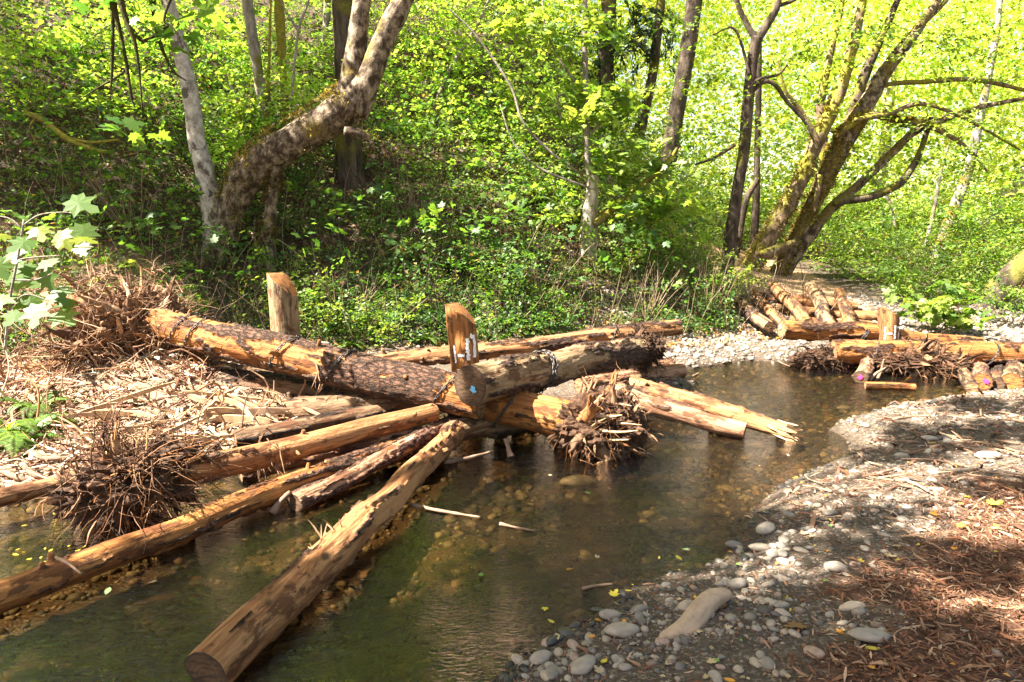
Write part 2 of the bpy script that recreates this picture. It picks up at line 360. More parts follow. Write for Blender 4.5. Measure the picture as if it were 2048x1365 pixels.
c = m.mix(sp[1], c, m.ramp(n1, [(0.3, (0.02, 0.013, 0.008)), (0.55, (0.06, 0.035, 0.02)), (0.8, (0.12, 0.07, 0.04))]))
c = m.mix(sp[2], c, m.ramp(n1, [(0.3, (0.27, 0.155, 0.085)), (0.7, (0.44, 0.28, 0.17))]))
wetc = m.mix(1.0, c, (0.36, 0.27, 0.19), 'MULTIPLY'); c = m.mix(at.outputs[3], c, wetc)
rg = m.n('ShaderNodeMapRange'); m.l(at.outputs[3], rg.inputs[0]); rg.inputs[3].default_value = 0.9; rg.inputs[4].default_value = 0.4
m.bsdf(c, rg.outputs[0], 0.3, m.math('ADD', m.math('MULTIPLY', vor.outputs[0], -0.6), n2), 0.7, 0.012)
o = b.build('ground', m.m); o['kind'] = 'structure'

# water
m = NT('stream_water'); lw = m.n('ShaderNodeLayerWeight'); fr = m.n('ShaderNodeFresnel'); fr.inputs[0].default_value = 1.33
v = m.mapping((1, 1, 1)); va = m.mapping((1.0, 2.6, 1)); 
wn1 = m.noise(va, 4.5, 3, 0.55, 0.8); wn2 = m.noise(va, 24, 3, 0.65, 0.6); riff = m.noise(v, 0.8, 2, 0.5)
geo = m.n('ShaderNodeNewGeometry'); sx = m.n('ShaderNodeSeparateXYZ'); m.l(geo.outputs['Position'], sx.inputs[0])
mr = m.n('ShaderNodeMapRange'); m.l(sx.outputs[0], mr.inputs[0]); mr.inputs[1].default_value = -0.5; mr.inputs[2].default_value = 1.1; mr.inputs[3].default_value = 0.32; mr.inputs[4].default_value = 1.5
amp = m.math('MULTIPLY', m.ramp(riff, [(0.35, (0.35, 0.35, 0.35)), (0.60, (1, 1, 1))]), mr.outputs[0])
h = m.math('MULTIPLY', m.math('ADD', wn1, m.math('MULTIPLY', wn2, 0.8)), amp)
bn = m.n('ShaderNodeBump'); bn.inputs['Strength'].default_value = 0.75; bn.inputs['Distance'].default_value = 0.04; m.l(h, bn.inputs['Height'])
m.l(bn.outputs[0], fr.inputs['Normal'])
tr = m.n('ShaderNodeBsdfTransparent'); tr.inputs[0].default_value = (0.66, 0.57, 0.38, 1)
gl = m.n('ShaderNodeBsdfGlossy'); gl.inputs['Roughness'].default_value = 0.03; gl.inputs[0].default_value = (1, 1, 1, 1); m.l(bn.outputs[0], gl.inputs['Normal'])
mx = m.n('ShaderNodeMixShader'); m.l(m.math('MULTIPLY', fr.outputs[0], 1.6), mx.inputs[0]); m.l(tr.outputs[0], mx.inputs[1]); m.l(gl.outputs[0], mx.inputs[2]); m.l(mx.outputs[0], m.out.inputs[0])
b = MB(); b.add([(-14.5, -3.5, 0), (12, -3.5, 0), (12, 11.5, 0), (-14.5, 11.5, 0)], np.array([[0, 1, 2, 3]]))
o = b.build('water', m.m); o['kind'] = 'structure'

# ------------------------------------------------------------------ logs
def ico(sub):
    bm = bmesh.new(); bmesh.ops.create_icosphere(bm, subdivisions=sub, radius=1.0); bm.verts.ensure_lookup_table()
    v = np.array([p.co[:] for p in bm.verts]); f = np.array([[q.index for q in fc.verts] for fc in bm.faces]); bm.free(); return v, f
def jag(x): return fbm(x, 3)
def make_log(label, p0, p1, r0, r1, mat, bark=0.4, res=0.016, cut0=None, cut1=None, flat=None, seed=0, bend=0.0, group=None, broken1=0, broken0=0, bark_x=None, name='log', dirt=0.25):
    p0 = np.asarray(p0); p1 = np.asarray(p1); L = np.linalg.norm(p1 - p0); xa = (p1 - p0) / L
    ya = np.cross([0, 0, 1], xa); ya /= np.linalg.norm(ya); za = np.cross(xa, ya)
    M = Matrix(((xa[0], ya[0], za[0], p0[0]), (xa[1], ya[1], za[1], p0[1]), (xa[2], ya[2], za[2], p0[2]), (0, 0, 0, 1)))
    root = thing(name, label, name.replace('_', ' ').replace('wooden post', 'post'), group=group); root.matrix_world = M
    n = max(12, int(L / res)); seg = max(14, int(2 * math.pi * max(r0, r1) / res))
    u = np.linspace(0, 1, n); a = np.linspace(0, 2 * math.pi, seg, endpoint=False)
    U, A = np.meshgrid(u, a, indexing='ij'); U = U.ravel(); A = A.ravel(); r = r0 + (r1 - r0) * U
    off = np.array([seed * 13.7, seed * 7.1, 0]); X = U * L
    q = np.stack([X, np.cos(A) * r, np.sin(A) * r], 1)
    th = np.stack([X * 1.3, np.cos(A) * 1.1, np.sin(A) * 1.1], 1) + off
    nb = fbm(th * 1.5, 4) + 0.35 * fbm(th * 7, 3)
    lim = 0.5 - bark
    if bark_x is not None: lim = lim - bark_x(X / L)
    mask = sstep(lim * 0.9 - 0.02, lim * 0.9 + 0.02, nb)
    rough = fbm(np.stack([X * 5, np.cos(A) * 9, np.sin(A) * 9], 1) + off, 3)
    ru = fbm(np.stack([X * 16, np.cos(A) * 14, np.sin(A) * 14], 1) + off, 3)
    bigb = fbm(th * 0.9 + 3, 2)
    knots = sstep(0.52, 0.68, fbm(th * 2.6 + 31, 2))
    rr = r * (1 + 0.07 * bigb) + mask * (0.015 + 0.006 * r / 0.2 + 0.020 * ru) + 0.006 * rough * (r / 0.15) + knots * 0.018
    pale = np.zeros_like(r)
    if flat:
        for (a0, xa0, xa1, dep) in flat:
            e = sstep(xa0 - 0.03, xa0 + 0.01, U) * (1 - sstep(xa1 - 0.01, xa1 + 0.05, U)); cs = np.cos(A - a0)
            lim_r = np.where(cs > 0.05, r * dep / np.maximum(cs, 0.05), 9) + 0.008 * fbm(np.stack([X * 3, np.cos(A) * 40 * r, np.sin(A) * 40 * r], 1), 2)
            cutm = (rr > lim_r) * e; rr = np.where(cutm > 0, rr * (1 - cutm) + np.minimum(rr, lim_r) * cutm, rr)
            pale = np.maximum(pale, cutm); mask = mask * (1 - cutm)
    X2 = X.copy()
    for br, end in ((broken0, 0), (broken1, 1)):
        if br:
            e = fbm(np.stack([A * 0 + end * 9, np.cos(A) * 5, np.sin(A) * 5], 1) + off, 3) * br
            wgt = sstep(0.75, 1.0, U if end else 1 - U); X2 = X2 + e * wgt * (1 if end else -1)
            rr = rr * (1 - 0.35 * wgt * np.clip(0.6 + fbm(np.stack([A * 0 + 3, np.cos(A) * 4, np.sin(A) * 4], 1) + off, 2), 0, 1)); pale = np.maximum(pale, 0.6 * wgt)
    bz = bend * np.sin(U * math.pi)
    drt = sstep(0.15, 0.5, fbm(th * 0.8 + 50, 4)) * dirt
    wob = lambda xx, k: .42 * min(r0, .15) * (vnoise(np.stack([xx * .9 + seed * 3.1, xx * 0 + k, xx * 0], 1)) + .4 * vnoise(np.stack([xx * 2.3 + seed * 1.7, xx * 0 + k + 5, xx * 0], 1))) * np.sin(np.clip(xx / L, 0, 1) * math.pi)
    wy, wz = wob(X, 1.3), wob(X, 8.7)
    v = np.stack([X2, np.cos(A) * rr + wy, np.sin(A) * rr + bz + wz], 1)
    c = np.stack([mask, drt, pale, np.ones_like(r)], 1)
    b = MB(); b.add(v, grid_faces(n, seg), c); b.build('trunk', mat, root)
    for end, cm, rad_i in ((0, cut0, 0), (1, cut1, n - 1)):
        cm = cm or CUT_TAN
        ring = v[rad_i * seg:(rad_i + 1) * seg]; cen = ring.mean(0); rings = 7; vs = [ring]; cc = [np.tile([0.9, 0, 0, 1], (seg, 1))]
        for k in range(1, rings):
            t = k / rings; w_ = ring * (1 - t) + cen * t; w_[:, 0] += 0.006 * fbm(w_ * 25 + seed, 2) - 0.02 * (broken1 if end else broken0)
            vs.append(w_); cc.append(np.tile([max(0, 0.75 - t * 3), 0, 0, 1], (seg, 1)))
        vs = np.vstack(vs + [cen[None]]); cc = np.vstack(cc + [[[0, 0, 0, 1]]]); j = np.arange(seg); k2 = (j + 1) % seg
        f = grid_faces(rings, seg); tri = np.stack([(rings - 1) * seg + j, (rings - 1) * seg + k2, np.full(seg, rings * seg)], 1)
        if end == 0: f = f[:, ::-1]; tri = tri[:, ::-1]
        MB().add(vs, [f, tri], cc).build('cut_end', cm, root, smooth=False)
    if res < .0155 and L > 1.5:      # broken branch stubs
        for k in range(random.randint(2, 4)):
            xs = np.array([L * random.uniform(.1, .9)]); aa = random.uniform(-.3, 3.4); rs = float(r0 + (r1 - r0) * xs[0] / L); dv = np.array([random.uniform(-.1, .5), math.cos(aa), math.sin(aa)])
            q = np.array([xs[0], math.cos(aa) * rs * .8 + wob(xs, 1.3)[0], math.sin(aa) * rs * .8 + wob(xs, 8.7)[0] + bend * math.sin(xs[0] / L * math.pi)]); p = spline(wiggle(q, dv, rs * random.uniform(.45, .9), 3, .1), 7); sr = random.uniform(.012, .026)
            vv, ff, nn = tube(p, sr * np.array([1.5, 1.25, 1.05, 1, .95, .9, .7]), 9); vv = vv + nn * (.3 * sr * fbm(vv * 60, 2))[:, None]; MB().add(vv, ff, (.25, .1, .3, 1)).build('branch_stub', mat, root)
    return root, L

def paint_dot(root_, x, y, z, r, mat, stretch=1.4, ang=0.7, name='paint_mark'):
    """irregular painted blob on a sawn end (local x is the log axis)"""
    parent = [c for c in root_.children if c.name.startswith('cut_end')][0]
    n = 22; a = np.linspace(0, 2 * math.pi, n, endpoint=False); q = r * (1 + 0.35 * np.array([random.uniform(-1, 1) for _ in a]))
    yy = q * np.cos(a) * stretch; zz = q * np.sin(a); c, s = math.cos(ang), math.sin(ang)
    v = np.stack([np.full(n, x), y + yy * c - zz * s, z + yy * s + zz * c], 1); v = np.vstack([v, [x - 0.004 if x <= 0.05 else x + 0.004, y, z]])
    j = np.arange(n); MB().add(v, np.stack([j, (j + 1) % n, np.full(n, n)], 1)).build(name, mat, parent)

def root_mass(parent, x, R, n_thick, n_fine, pal, depth=0.5, sgn=-1, fine_len=(0.15, 0.45), thick_r=(0.02, 0.045), zoff=0.0, droop=0.02, flat_z=1.0, fine_r=(0.0025, 0.008), lump=1.0, hug=.45, core_mat=None, yoff=0.0, core=.5, slabs=3.0, flare=0.0):
    """torn root plate at the end of a log, in the log's own axes: soil-packed crown, flaring roots, torn slabs, fibres hanging on it"""
    V, F = ico(6 if R > .7 else 5); rid = 1 - 2 * np.abs(fbm(V * 6 + x, 3)); d = 1 + lump * (.42 * fbm(V * 1.7 + x * 3, 3) + .26 * fbm(V * 4.5 + x, 3)) + .18 * rid + .26 * fbm(V * 11 + 3, 3) + .16 * fbm(V * 27, 2)
    cen = np.array([x, yoff, zoff]); dim = np.array([depth * core, R * core * 1.12, R * core * 1.12 * flat_z]); vv = V * d[:, None] * dim + cen
    cb = MB().add(vv, F)
    pal = np.array(pal); tb = MB(); ends = []
    def colr(): return pal[rng.integers(len(pal))] * rng.uniform(.55, 1.25)
    for k in range(n_thick):
        a = rng.uniform(0, 2 * math.pi); rr = rng.uniform(.1, .5) * R; q0 = cen + np.array([sgn * rng.uniform(-.15, .2) * depth, math.cos(a) * rr, math.sin(a) * rr * flat_z])
        dd = np.array([sgn * rng.uniform(-.3, .7), math.cos(a), math.sin(a) * flat_z]); L = R * rng.uniform(.35, .95); p = spline(wiggle(q0, dd, L, 5, .24, droop), 16)
        r = rng.uniform(thick_r[0] ** .5, (thick_r[1] * 1.5) ** .5) ** 2 * (np.linspace(1.35, .14, 16) ** 1.25); v, f, nn = tube(p, np.maximum(r, .0015), 8); v = v + nn * (.6 * r.mean() * fbm(v * 28, 3))[:, None]; c = colr(); tb.add(v, f, c); ends += [p[8], p[11], p[14]]
        for q in range(rng.integers(1, 4)):         # forks
            i = rng.integers(5, 13); p2 = spline(wiggle(p[i], unit(p[i + 1] - p[i]) + rng.normal(0, .6, 3), L * rng.uniform(.15, .45), 4, .22, droop), 8); v, f, nn = tube(p2, np.maximum(r[i] * np.linspace(.7, .12, 8), .0012), 6); tb.add(v, f, c); ends.append(p2[5])
    tb.build('thick_root', TWIGC, parent)
    idx2 = rng.integers(len(vv), size=int(n_thick * slabs))      # torn slabs of root wood stuck in the plate
    for k in idx2:
        q0 = vv[k]; nrm = unit((q0 - cen) / dim); dd = nrm * .9 + rng.normal(0, .55, 3) + [sgn * .25, 0, -droop * 3]; L = R * rng.uniform(.12, .55); p = spline(wiggle(q0 - nrm * R * .12, dd, L, 3, .13, .01), 8)
        T_, N_, B_ = frames(p); wv = R * rng.uniform(.015, .075) * np.array([1, 1, 1.05, 1, .9, .7, .4, .06]); th = wv * rng.uniform(.2, .5)
        v = np.stack([p + N_ * wv[:, None] * .5 + B_ * th[:, None] * .5, p - N_ * wv[:, None] * .5 + B_ * th[:, None] * .5, p - N_ * wv[:, None] * .5 - B_ * th[:, None] * .5, p + N_ * wv[:, None] * .5 - B_ * th[:, None] * .5], 1).reshape(-1, 3)
        v = v + (R * .02) * np.stack([fbm(v * 26, 2), fbm(v * 26 + 7, 2), fbm(v * 26 + 13, 2)], 1); cb.add(v, [grid_faces(8, 4), np.array([[3, 2, 1, 0], [28, 29, 30, 31]])], colr(), 1)
    cb.build('root_crown', [core_mat or ROOT_DARK, TWIGC], parent, smooth=False)
    fb = MB(); idx = rng.integers(len(vv), size=n_fine); ends = np.array(ends)
    for k in range(n_fine):
        q0 = ends[rng.integers(len(ends))] + rng.normal(0, .015, 3) if random.random() < .5 else vv[idx[k]]
        nrm = unit((q0 - cen) / dim); dd = nrm * hug + unit(np.cross(nrm, rng.normal(0, 1, 3))) * .8 - [0, 0, droop * 4]; L = rng.uniform(fine_len[0] * .5, fine_len[1] * .8) * (1 if random.random() < .8 else 1.6)
        p = spline(wiggle(q0, dd, L, 5, .26, droop), 8); r = rng.uniform(fine_r[0] ** .5, (fine_r[1] * .75) ** .5) ** 2 * np.linspace(1, .3, 8); v, f, nn = tube(p, r, 4, False); fb.add(v, f, colr())
    fb.build('fine_roots', TWIGC, parent)
RC_DARK = [(.035, .02, .013), (.07, .038, .022), (.13, .07, .04), (.02, .013, .01)]
RC_RED = [(.10, .048, .028), (.20, .10, .055), (.30, .17, .09), (.05, .028, .018), (.26, .11, .04)]
RC_PALE = [(.36, .22, .13), (.24, .13, .075), (.46, .31, .20), (.14, .075, .045), (.30, .15, .07), (.08, .045, .03)]

def shreds(parent, cx, rr, n, mat, ln=(0.1, 0.35), name='splinters', r=(0.004, 0.012), dirv=(1, 0, 0), spread=0.5, wig=.1):
    b = MB()
    for k in range(n):
        a = rng.uniform(0, 2 * math.pi); q = math.sqrt(rng.uniform(0.05, 1)) * rr; p0 = np.array([cx + rng.uniform(-.05, .05), q * math.cos(a), q * math.sin(a)])
        p = spline(wiggle(p0, np.array(dirv) + rng.normal(0, spread, 3), rng.uniform(*ln), 4, wig), 7); rad_ = rng.uniform(*r) * np.array([1, 1, .95, .85, .7, .5, .15])
        v, f, nn = tube(p, rad_, 4); b.add(v, f)
    return b.build(name, mat, parent, smooth=False)

def link_mesh(L=0.062, W=0.036, t=0.0065):
    n = 14; a = np.linspace(0, 2 * math.pi, n, endpoint=False); h = (L - W) / 2
    p = np.stack([np.cos(a) * (W / 2 - t) + np.sign(np.cos(a)) * h, np.sin(a) * (W / 2 - t), 0 * a], 1)
    d = np.stack([np.cos(a), np.sin(a), 0 * a], 1); k = 6; bb = np.linspace(0, 2 * math.pi, k, endpoint=False)
    v = (p[:, None] + d[:, None] * (np.cos(bb) * t)[None, :, None] + np.array([0, 0, 1.0]) * (np.sin(bb) * t)[None, :, None]).reshape(-1, 3)
    i = np.arange(n)[:, None]; j = np.arange(k)[None, :]
    f = np.stack([i * k + j, ((i + 1) % n) * k + j, ((i + 1) % n) * k + (j + 1) % k, i * k + (j + 1) % k], -1).reshape(-1, 4); return v, f
LV, LF = link_mesh()
def chain_path(b, path, sc=1.0):
    path = np.asarray(path); seg = np.linalg.norm(np.diff(path, axis=0), axis=1); s = np.concatenate([[0], np.cumsum(seg)]); step = 0.047 * sc
    n = max(2, int(s[-1] / step)); t = np.linspace(0, s[-1], n); p = np.stack([np.interp(t, s, path[:, k]) for k in range(3)], 1)
    T, N, B = frames(p)
    for k in range(n):
        X, Y, Z = (T[k], N[k], B[k]) if k % 2 else (T[k], B[k], -N[k])
        ph = rng.uniform(-0.35, 0.35); Y2 = Y * math.cos(ph) + Z * math.sin(ph); Z2 = np.cross(X, Y2)
        b.add(p[k] + (LV * sc) @ np.stack([X, Y2, Z2]), LF)
def chain_loop(label, logroot, u_x, r, lean=0.12, tail=0.0, tail_ang=-1.2, sc=1.0, bend=0.0, turns=(0.0,), group=None, arc=(0, 2 * math.pi)):
    """steel chain wrapped round a log; every link is modelled"""
    M = np.array(logroot.matrix_world); b = MB()
    nt_ = len(turns); a = np.linspace(arc[0], arc[0] + (arc[1] - arc[0]) * nt_, 60 * nt_); lx = u_x + turns[-1] * (a - arc[0]) / (a[-1] - arc[0]) + lean * np.sin(a) * r / 0.2
    p = np.stack([lx, np.cos(a) * (r + 0.016), np.sin(a) * (r + 0.016) + bend], 1); p = p @ M[:3, :3].T + M[:3, 3]; chain_path(b, p, sc)
    if tail:
        q = np.array([u_x + lean * math.sin(tail_ang) * r / .2, math.cos(tail_ang) * (r + 0.02), math.sin(tail_ang) * (r + 0.02) + bend]) @ M[:3, :3].T + M[:3, 3]
        for dd in (0, 0.03):
            p = np.array([q + [dd, 0, -tail * t] + np.array([0.02 * math.sin(t * 5 + dd * 90), 0, 0]) for t in np.linspace(0, 1, 12)]); chain_path(b, p, sc * 0.8)
    o = b.build('chain', CHAIN); return tag(o, label, 'chain', group)

G_JAM = 'peeled logs of the near log jam'
logA, LA = make_log('long pale peeled log lying in the pool, its dark sawn end nearest the viewer',
    G(408, 1352, .075), G(918, 858, .14), .108, .088, W_TAN, bark=0.20, res=0.011, cut0=CUT_DARK, flat=[(-0.55, 0.0, 0.30, 0.55), (3.0, 0.42, 0.62, 0.9)], seed=1, group=G_JAM, dirt=0.35, bend=0.015)
shreds(logA, LA * .32, .11, 16, SPLIT, (0.08, 0.2), dirv=(-.2, 1, 1))
logB, LB = make_log('orange peeled log running from the left edge of the stream under the dark root ball', G(-90, 1228, .07), G(862, 872, .12), .083, .082, W_ORANGE, bark=0.16, res=0.011, seed=2, group=G_JAM,
    bark_x=lambda u: 0.32 * sstep(0.55, 0.7, u), dirt=0.3)
logC, LC = make_log('short thin reddish log with dark sawn end beside the long pale log', G(588, 1008, .05), G(905, 846, .16), .07, .066, W_PINK, bark=0.42, res=0.011, cut0=CUT_DARK, seed=3, group=G_JAM)
logD, LD = make_log('pale peeled log with a dark root ball hanging over the pool', G(285, 962, .27), G(868, 826, .30), .10, .09, W_TAN, bark=0.1, res=0.012, seed=4, group=G_JAM, bark_x=lambda u: -0.25 * sstep(.3, .5, u) + 0.25 * sstep(0.3, 0.1, u), dirt=0.3)
root_mass(logD, -0.06, 0.40, 60, 1000, RC_DARK[1:3] + RC_RED, .7, lump=1.5, flat_z=.9, droop=0.05, fine_len=(.15, .5), thick_r=(.012, .03), hug=.7)
shreds(logD, LD * .35, .17, 40, ROOT_RED, (0.08, 0.22), name='bark_shreds', dirv=(0, -.6, -1))
logE, LE = make_log('pale peeled log entering at the left edge, just behind the dark root ball', G(-120, 1022, .11), G(230, 948, .13), .066, .062, W_TAN, bark=0.05, res=0.013, seed=5, group=G_JAM)
logF, LF_ = make_log('thick brown log wrapped in five chains, sloping down from the big root wad', P(255, 632, 7.7), P(968, 802, 6.05), .182, .168, W_ORANGE, bark=0.34, res=0.013, seed=6, group=G_JAM, bend=-0.02,
    bark_x=lambda u: 0.34 * sstep(0.58, 0.68, u) - 0.4 * sstep(0.88, 0.93, u) - 0.1 * sstep(.3, .1, u), dirt=0.35)
root_mass(logF, 0.10, 1.04, 95, 3000, RC_PALE, 1.0, droop=0.04, fine_len=(.15, .6), thick_r=(.015, .05), flat_z=1.0, zoff=-.46, core_mat=ROOT_RED, lump=1.15)
shreds(logF, LF_ * .62, .2, 26, ROOT_RED, (0.1, 0.25), name='bark_shreds', dirv=(0.3, -.9, -1))
logI, LI = make_log('dark log with torn roots lying beneath the chained brown log', P(395, 772, 7.25), P(740, 795, 6.9), .175, .15, W_DARK, bark=0.35, res=0.014, seed=7, group=G_JAM)
root_mass(logI, -0.05, 0.40, 40, 800, RC_RED + RC_PALE[:2], 0.6, droop=0.03, fine_len=(.1, .4), core_mat=ROOT_RED)
logI2, _ = make_log('dark rear log half hidden between chained brown log and the bank', P(400, 742, 8.1), P(640, 762, 8.0), .13, .12, W_DARK, bark=0.3, res=0.02, seed=8, group=G_JAM)
logX, LX = make_log('splintered grey log shredded at its left end on the debris bank', P(400, 846, 6.6), P(860, 790, 6.5), .15, .12, W_DARK, bark=0.25, res=0.014, seed=21, group=G_JAM, broken0=.25)
b_ = shreds(logX, 0.05, .14, 90, SPLIT, (0.4, 1.0), dirv=(-1, 0, 0.02), spread=.12, r=(.006, .02))
logG, LG = make_log('thick log with blue dot on its dark sawn end, chained atop the jam', P(940, 772, 5.78), P(1282, 700, 8.3), .182, .145, W_GREY, bark=0.30, res=0.012, cut0=CUT_DARK,
    flat=[(-0.55, 0.03, 0.42, 0.84)], seed=9, group=G_JAM, bark_x=lambda u: 0.42 * sstep(0.5, 0.66, u), dirt=0.15)
paint_dot(logG, -0.012, -0.05, -0.03, 0.026, PAINT_B)
root_mass(logG, LG + .1, 0.30, 26, 420, RC_DARK, 0.55, sgn=1, fine_len=(.1, .3))
logJ, LJ = make_log('long slim peeled log slanting up to the right behind the white marked post', P(640, 742, 8.1), P(1360, 655, 8.7), .100, .100, W_TAN, bark=0.33, res=0.014, cut1=CUT_ORANGE, seed=10, group=G_JAM, bark_x=lambda u: 0.2 * sstep(.62, .75, u) - 0.3 * sstep(.9, .95, u))
logH, LH = make_log('split orange log with torn root wad dipping into the stream below the blue-dotted log', P(905, 802, 6.35), P(1185, 852, 5.95), .145, .19, W_ORANGE, bark=0.12, res=0.013, seed=11, group=G_JAM, broken1=.2, dirt=.4)
root_mass(logH, LH + .06, 0.47, 56, 620, RC_RED + RC_PALE[1:2], 0.75, sgn=1, droop=0.09, fine_len=(.1, .34), thick_r=(.02, .055), zoff=-.02, lump=1.2)
shreds(logH, LH - .05, .2, 40, SPLIT, (0.25, 0.6), dirv=(1, -.1, .25), r=(.008, .026), spread=.35)
logL1, LL1 = make_log('reddish barked front log of the pair reaching right into the stream', G(1232, 784, .30), G(1490, 862, .06), .095, .085, W_PINK, bark=0.36, res=0.013, seed=12, group=G_JAM, bark_x=lambda u: -.35 * sstep(.4, .55, u))
logL2, LL2 = make_log('pale rear log of the pair reaching right, ending in a broken splintered tip', G(1262, 768, .24), G(1580, 866, .06), .09, .085, W_TAN, bark=0.18, res=0.013, seed=13, group=G_JAM, broken1=.22)
shreds(logL2, LL2 - .16, .075, 46, SPLIT, (0.10, 0.24), dirv=(1, 0, -.05), r=(.006, .018), spread=.12, wig=.03)
logS1, _ = make_log('small reddish log lying flat between blue-dotted log and the stream, with pink paint on top', G(1150, 752, .18), G(1340, 730, .16), .095, .09, W_PINK, bark=.3, res=.016, seed=14, group=G_JAM)
MB().add(*(lambda p: (np.vstack([p, p.mean(0) + [0, 0, .012]]), np.stack([np.arange(10), (np.arange(10) + 1) % 10, np.full(10, 10)], 1)))(np.stack([1.05 + .11 * np.cos(np.arange(10) * .628), .05 * np.sin(np.arange(10) * .628), .104 + 0 * np.arange(10)], 1))).build('paint_mark', PAINT_P, logS1)
logS2, _ = make_log('cracked pinkish log resting at the water edge right of the jam', G(1160, 772, .14), G(1362, 742, .12), .11, .105, W_PINK, bark=.25, res=.016, seed=15, group=G_JAM)
logS3, _ = make_log('short stubby log wedged behind the torn root wad', G(1205, 782, .2), G(1300, 772, .16), .07, .065, W_PINK, bark=.1, res=.018, seed=16, group=G_JAM)
make_log('thin dark log squeezed between pale root-ball log and the splintered grey log', G(470, 878, .16), P(800, 812, 6.5), .075, .065, W_DARK, bark=.3, res=.016, seed=61, group=G_JAM)
make_log('pinkish log lying low between the root-ball log and the orange log', G(480, 945, .08), G(840, 868, .14), .07, .065, W_PINK, bark=.4, res=.013, seed=62, group=G_JAM)
make_log('dark wet log crossing under the centre of the jam', G(760, 905, .05), P(1090, 830, 6.6), .11, .10, W_DARK, bark=.4, res=.016, seed=63, group=G_JAM)
make_log('slim bark-covered log lying along the back of the debris bank', P(330, 812, 7.0), P(700, 782, 7.3), .085, .075, W_DARK, bark=.5, res=.018, seed=64, group=G_JAM)
# upstream structure
G_UP = 'logs of the upstream structure'
logM, LM = make_log('upstream log with a blue dot on its sawn end, lying across the top', P(1563, 658, 9.95), P(1960, 690, 10.2), .135, .11, W_ORANGE, bark=0.3, res=0.018, cut0=CUT_TAN, seed=17, group=G_UP)
paint_dot(logM, -0.012, .03, 0.03, 0.024, PAINT_B)
logN, LN = make_log('long thick upstream log with rough bark reaching the right edge', P(1665, 706, 9.75), P(2180, 716, 9.6), .168, .165, W_ORANGE, bark=0.34, res=0.016, seed=18, group=G_UP, bark_x=lambda u: .3 * sstep(.45, .6, u))
root_mass(logN, -0.12, 0.27, 30, 600, RC_DARK, .75, zoff=-.13, yoff=.05, droop=.02, fine_len=(.1, .3), fine_r=(.003, .008))
root_mass(logN, LN * .32, 0.52, 60, 1000, RC_DARK + RC_RED[:3], 1.1, droop=.06, fine_len=(.1, .36), fine_r=(.003, .008), zoff=-.08, yoff=-.28, flat_z=.5)
logO, LO = make_log('short log end marked with pink paint, under the upstream log', G(1721, 755, .07), P(1738, 722, 9.8), .088, .085, W_PINK, bark=.35, res=.018, cut0=CUT_DARK, seed=19, group=G_UP)
paint_dot(logO, -0.012, 0, 0.0, 0.03, PAINT_P, 1.0)
logP, _ = make_log('thin grey barked log slanting down to the gravel right of the upstream roots', G(1944, 777, .1), P(1915, 733, 9.5), .062, .055, W_GREY, bark=.5, res=.018, cut0=CUT_TAN, seed=20, group=G_UP)
logQ, _ = make_log('log with red paint on its end, second from right under the upstream log', G(1966, 764, .09), P(1958, 730, 10), .10, .095, W_PINK, bark=.4, res=.018, cut0=CUT_ORANGE, seed=22, group=G_UP)
paint_dot(logQ, -0.012, -0.035, 0.01, 0.03, PAINT_P, 1.3)
logR, _ = make_log('log with an orange sawn end at the right edge under the upstream log', G(2022, 765, .1), P(2030, 728, 9.9), .118, .11, W_GREY, bark=.5, res=.018, cut0=CUT_ORANGE, seed=23, group=G_UP)
logT, _ = make_log('small dark log end squeezed between red-painted and orange-ended logs', G(1994, 768, .07), P(2000, 735, 9.8), .07, .07, W_DARK, bark=.5, res=.018, cut0=CUT_DARK, seed=24, group=G_UP)
logU, _ = make_log('peeled orange log floating by the upstream roots', G(1730, 772, .03), G(1830, 776, .03), .05, .045, W_ORANGE, bark=.1, res=.018, seed=25, group=G_UP)
G_CRIB = 'crib logs on the sandy far bank'
crib = [('leftmost slanting crib log, half under the bushes', (1480, 607, 15), (1540, 655, 12.9), .10), ('thin slanting crib log second from left', (1508, 588, 15.8), (1568, 652, 12.9), .085),
    ('slanting crib log right below the leaning mossy maple', (1546, 574, 16.3), (1616, 650, 13.0), .105), ('thick mottled crib log slanting in the middle', (1621, 574, 16.0), (1662, 662, 12.7), .115),
    ('rightmost slanting crib log with a pale lower end', (1679, 588, 15.6), (1704, 665, 12.6), .105)]
for k, (lb, a0, a1, r) in enumerate(crib):
    q0, q1 = RG(a0[0], a0[1], r * 2.2, 9), RG(a1[0], a1[1], r * 2.2, 9); make_log(lb, q0, q1, r, r * .95, W_GREY if k in (0, 3) else W_TAN, bark=.36, res=.03, seed=30 + k, group=G_CRIB)
for k, (lb, a0, a1, r) in enumerate([('topmost horizontal crib log on the sandy bank', (1510, 596, 15.1), (1712, 616, 15.0), .11), ('middle horizontal crib log reaching the upstream post', (1556, 622, 14.2), (1775, 637, 14.0), .11), ('lowest horizontal crib log near the gravel', (1580, 643, 13.4), (1750, 655, 13.2), .10)]):
    make_log(lb, RG(a0[0], a0[1], .06, 9), RG(a1[0], a1[1], .06, 9), r, r, W_TAN, bark=.28, res=.03, seed=40 + k, group=G_CRIB)

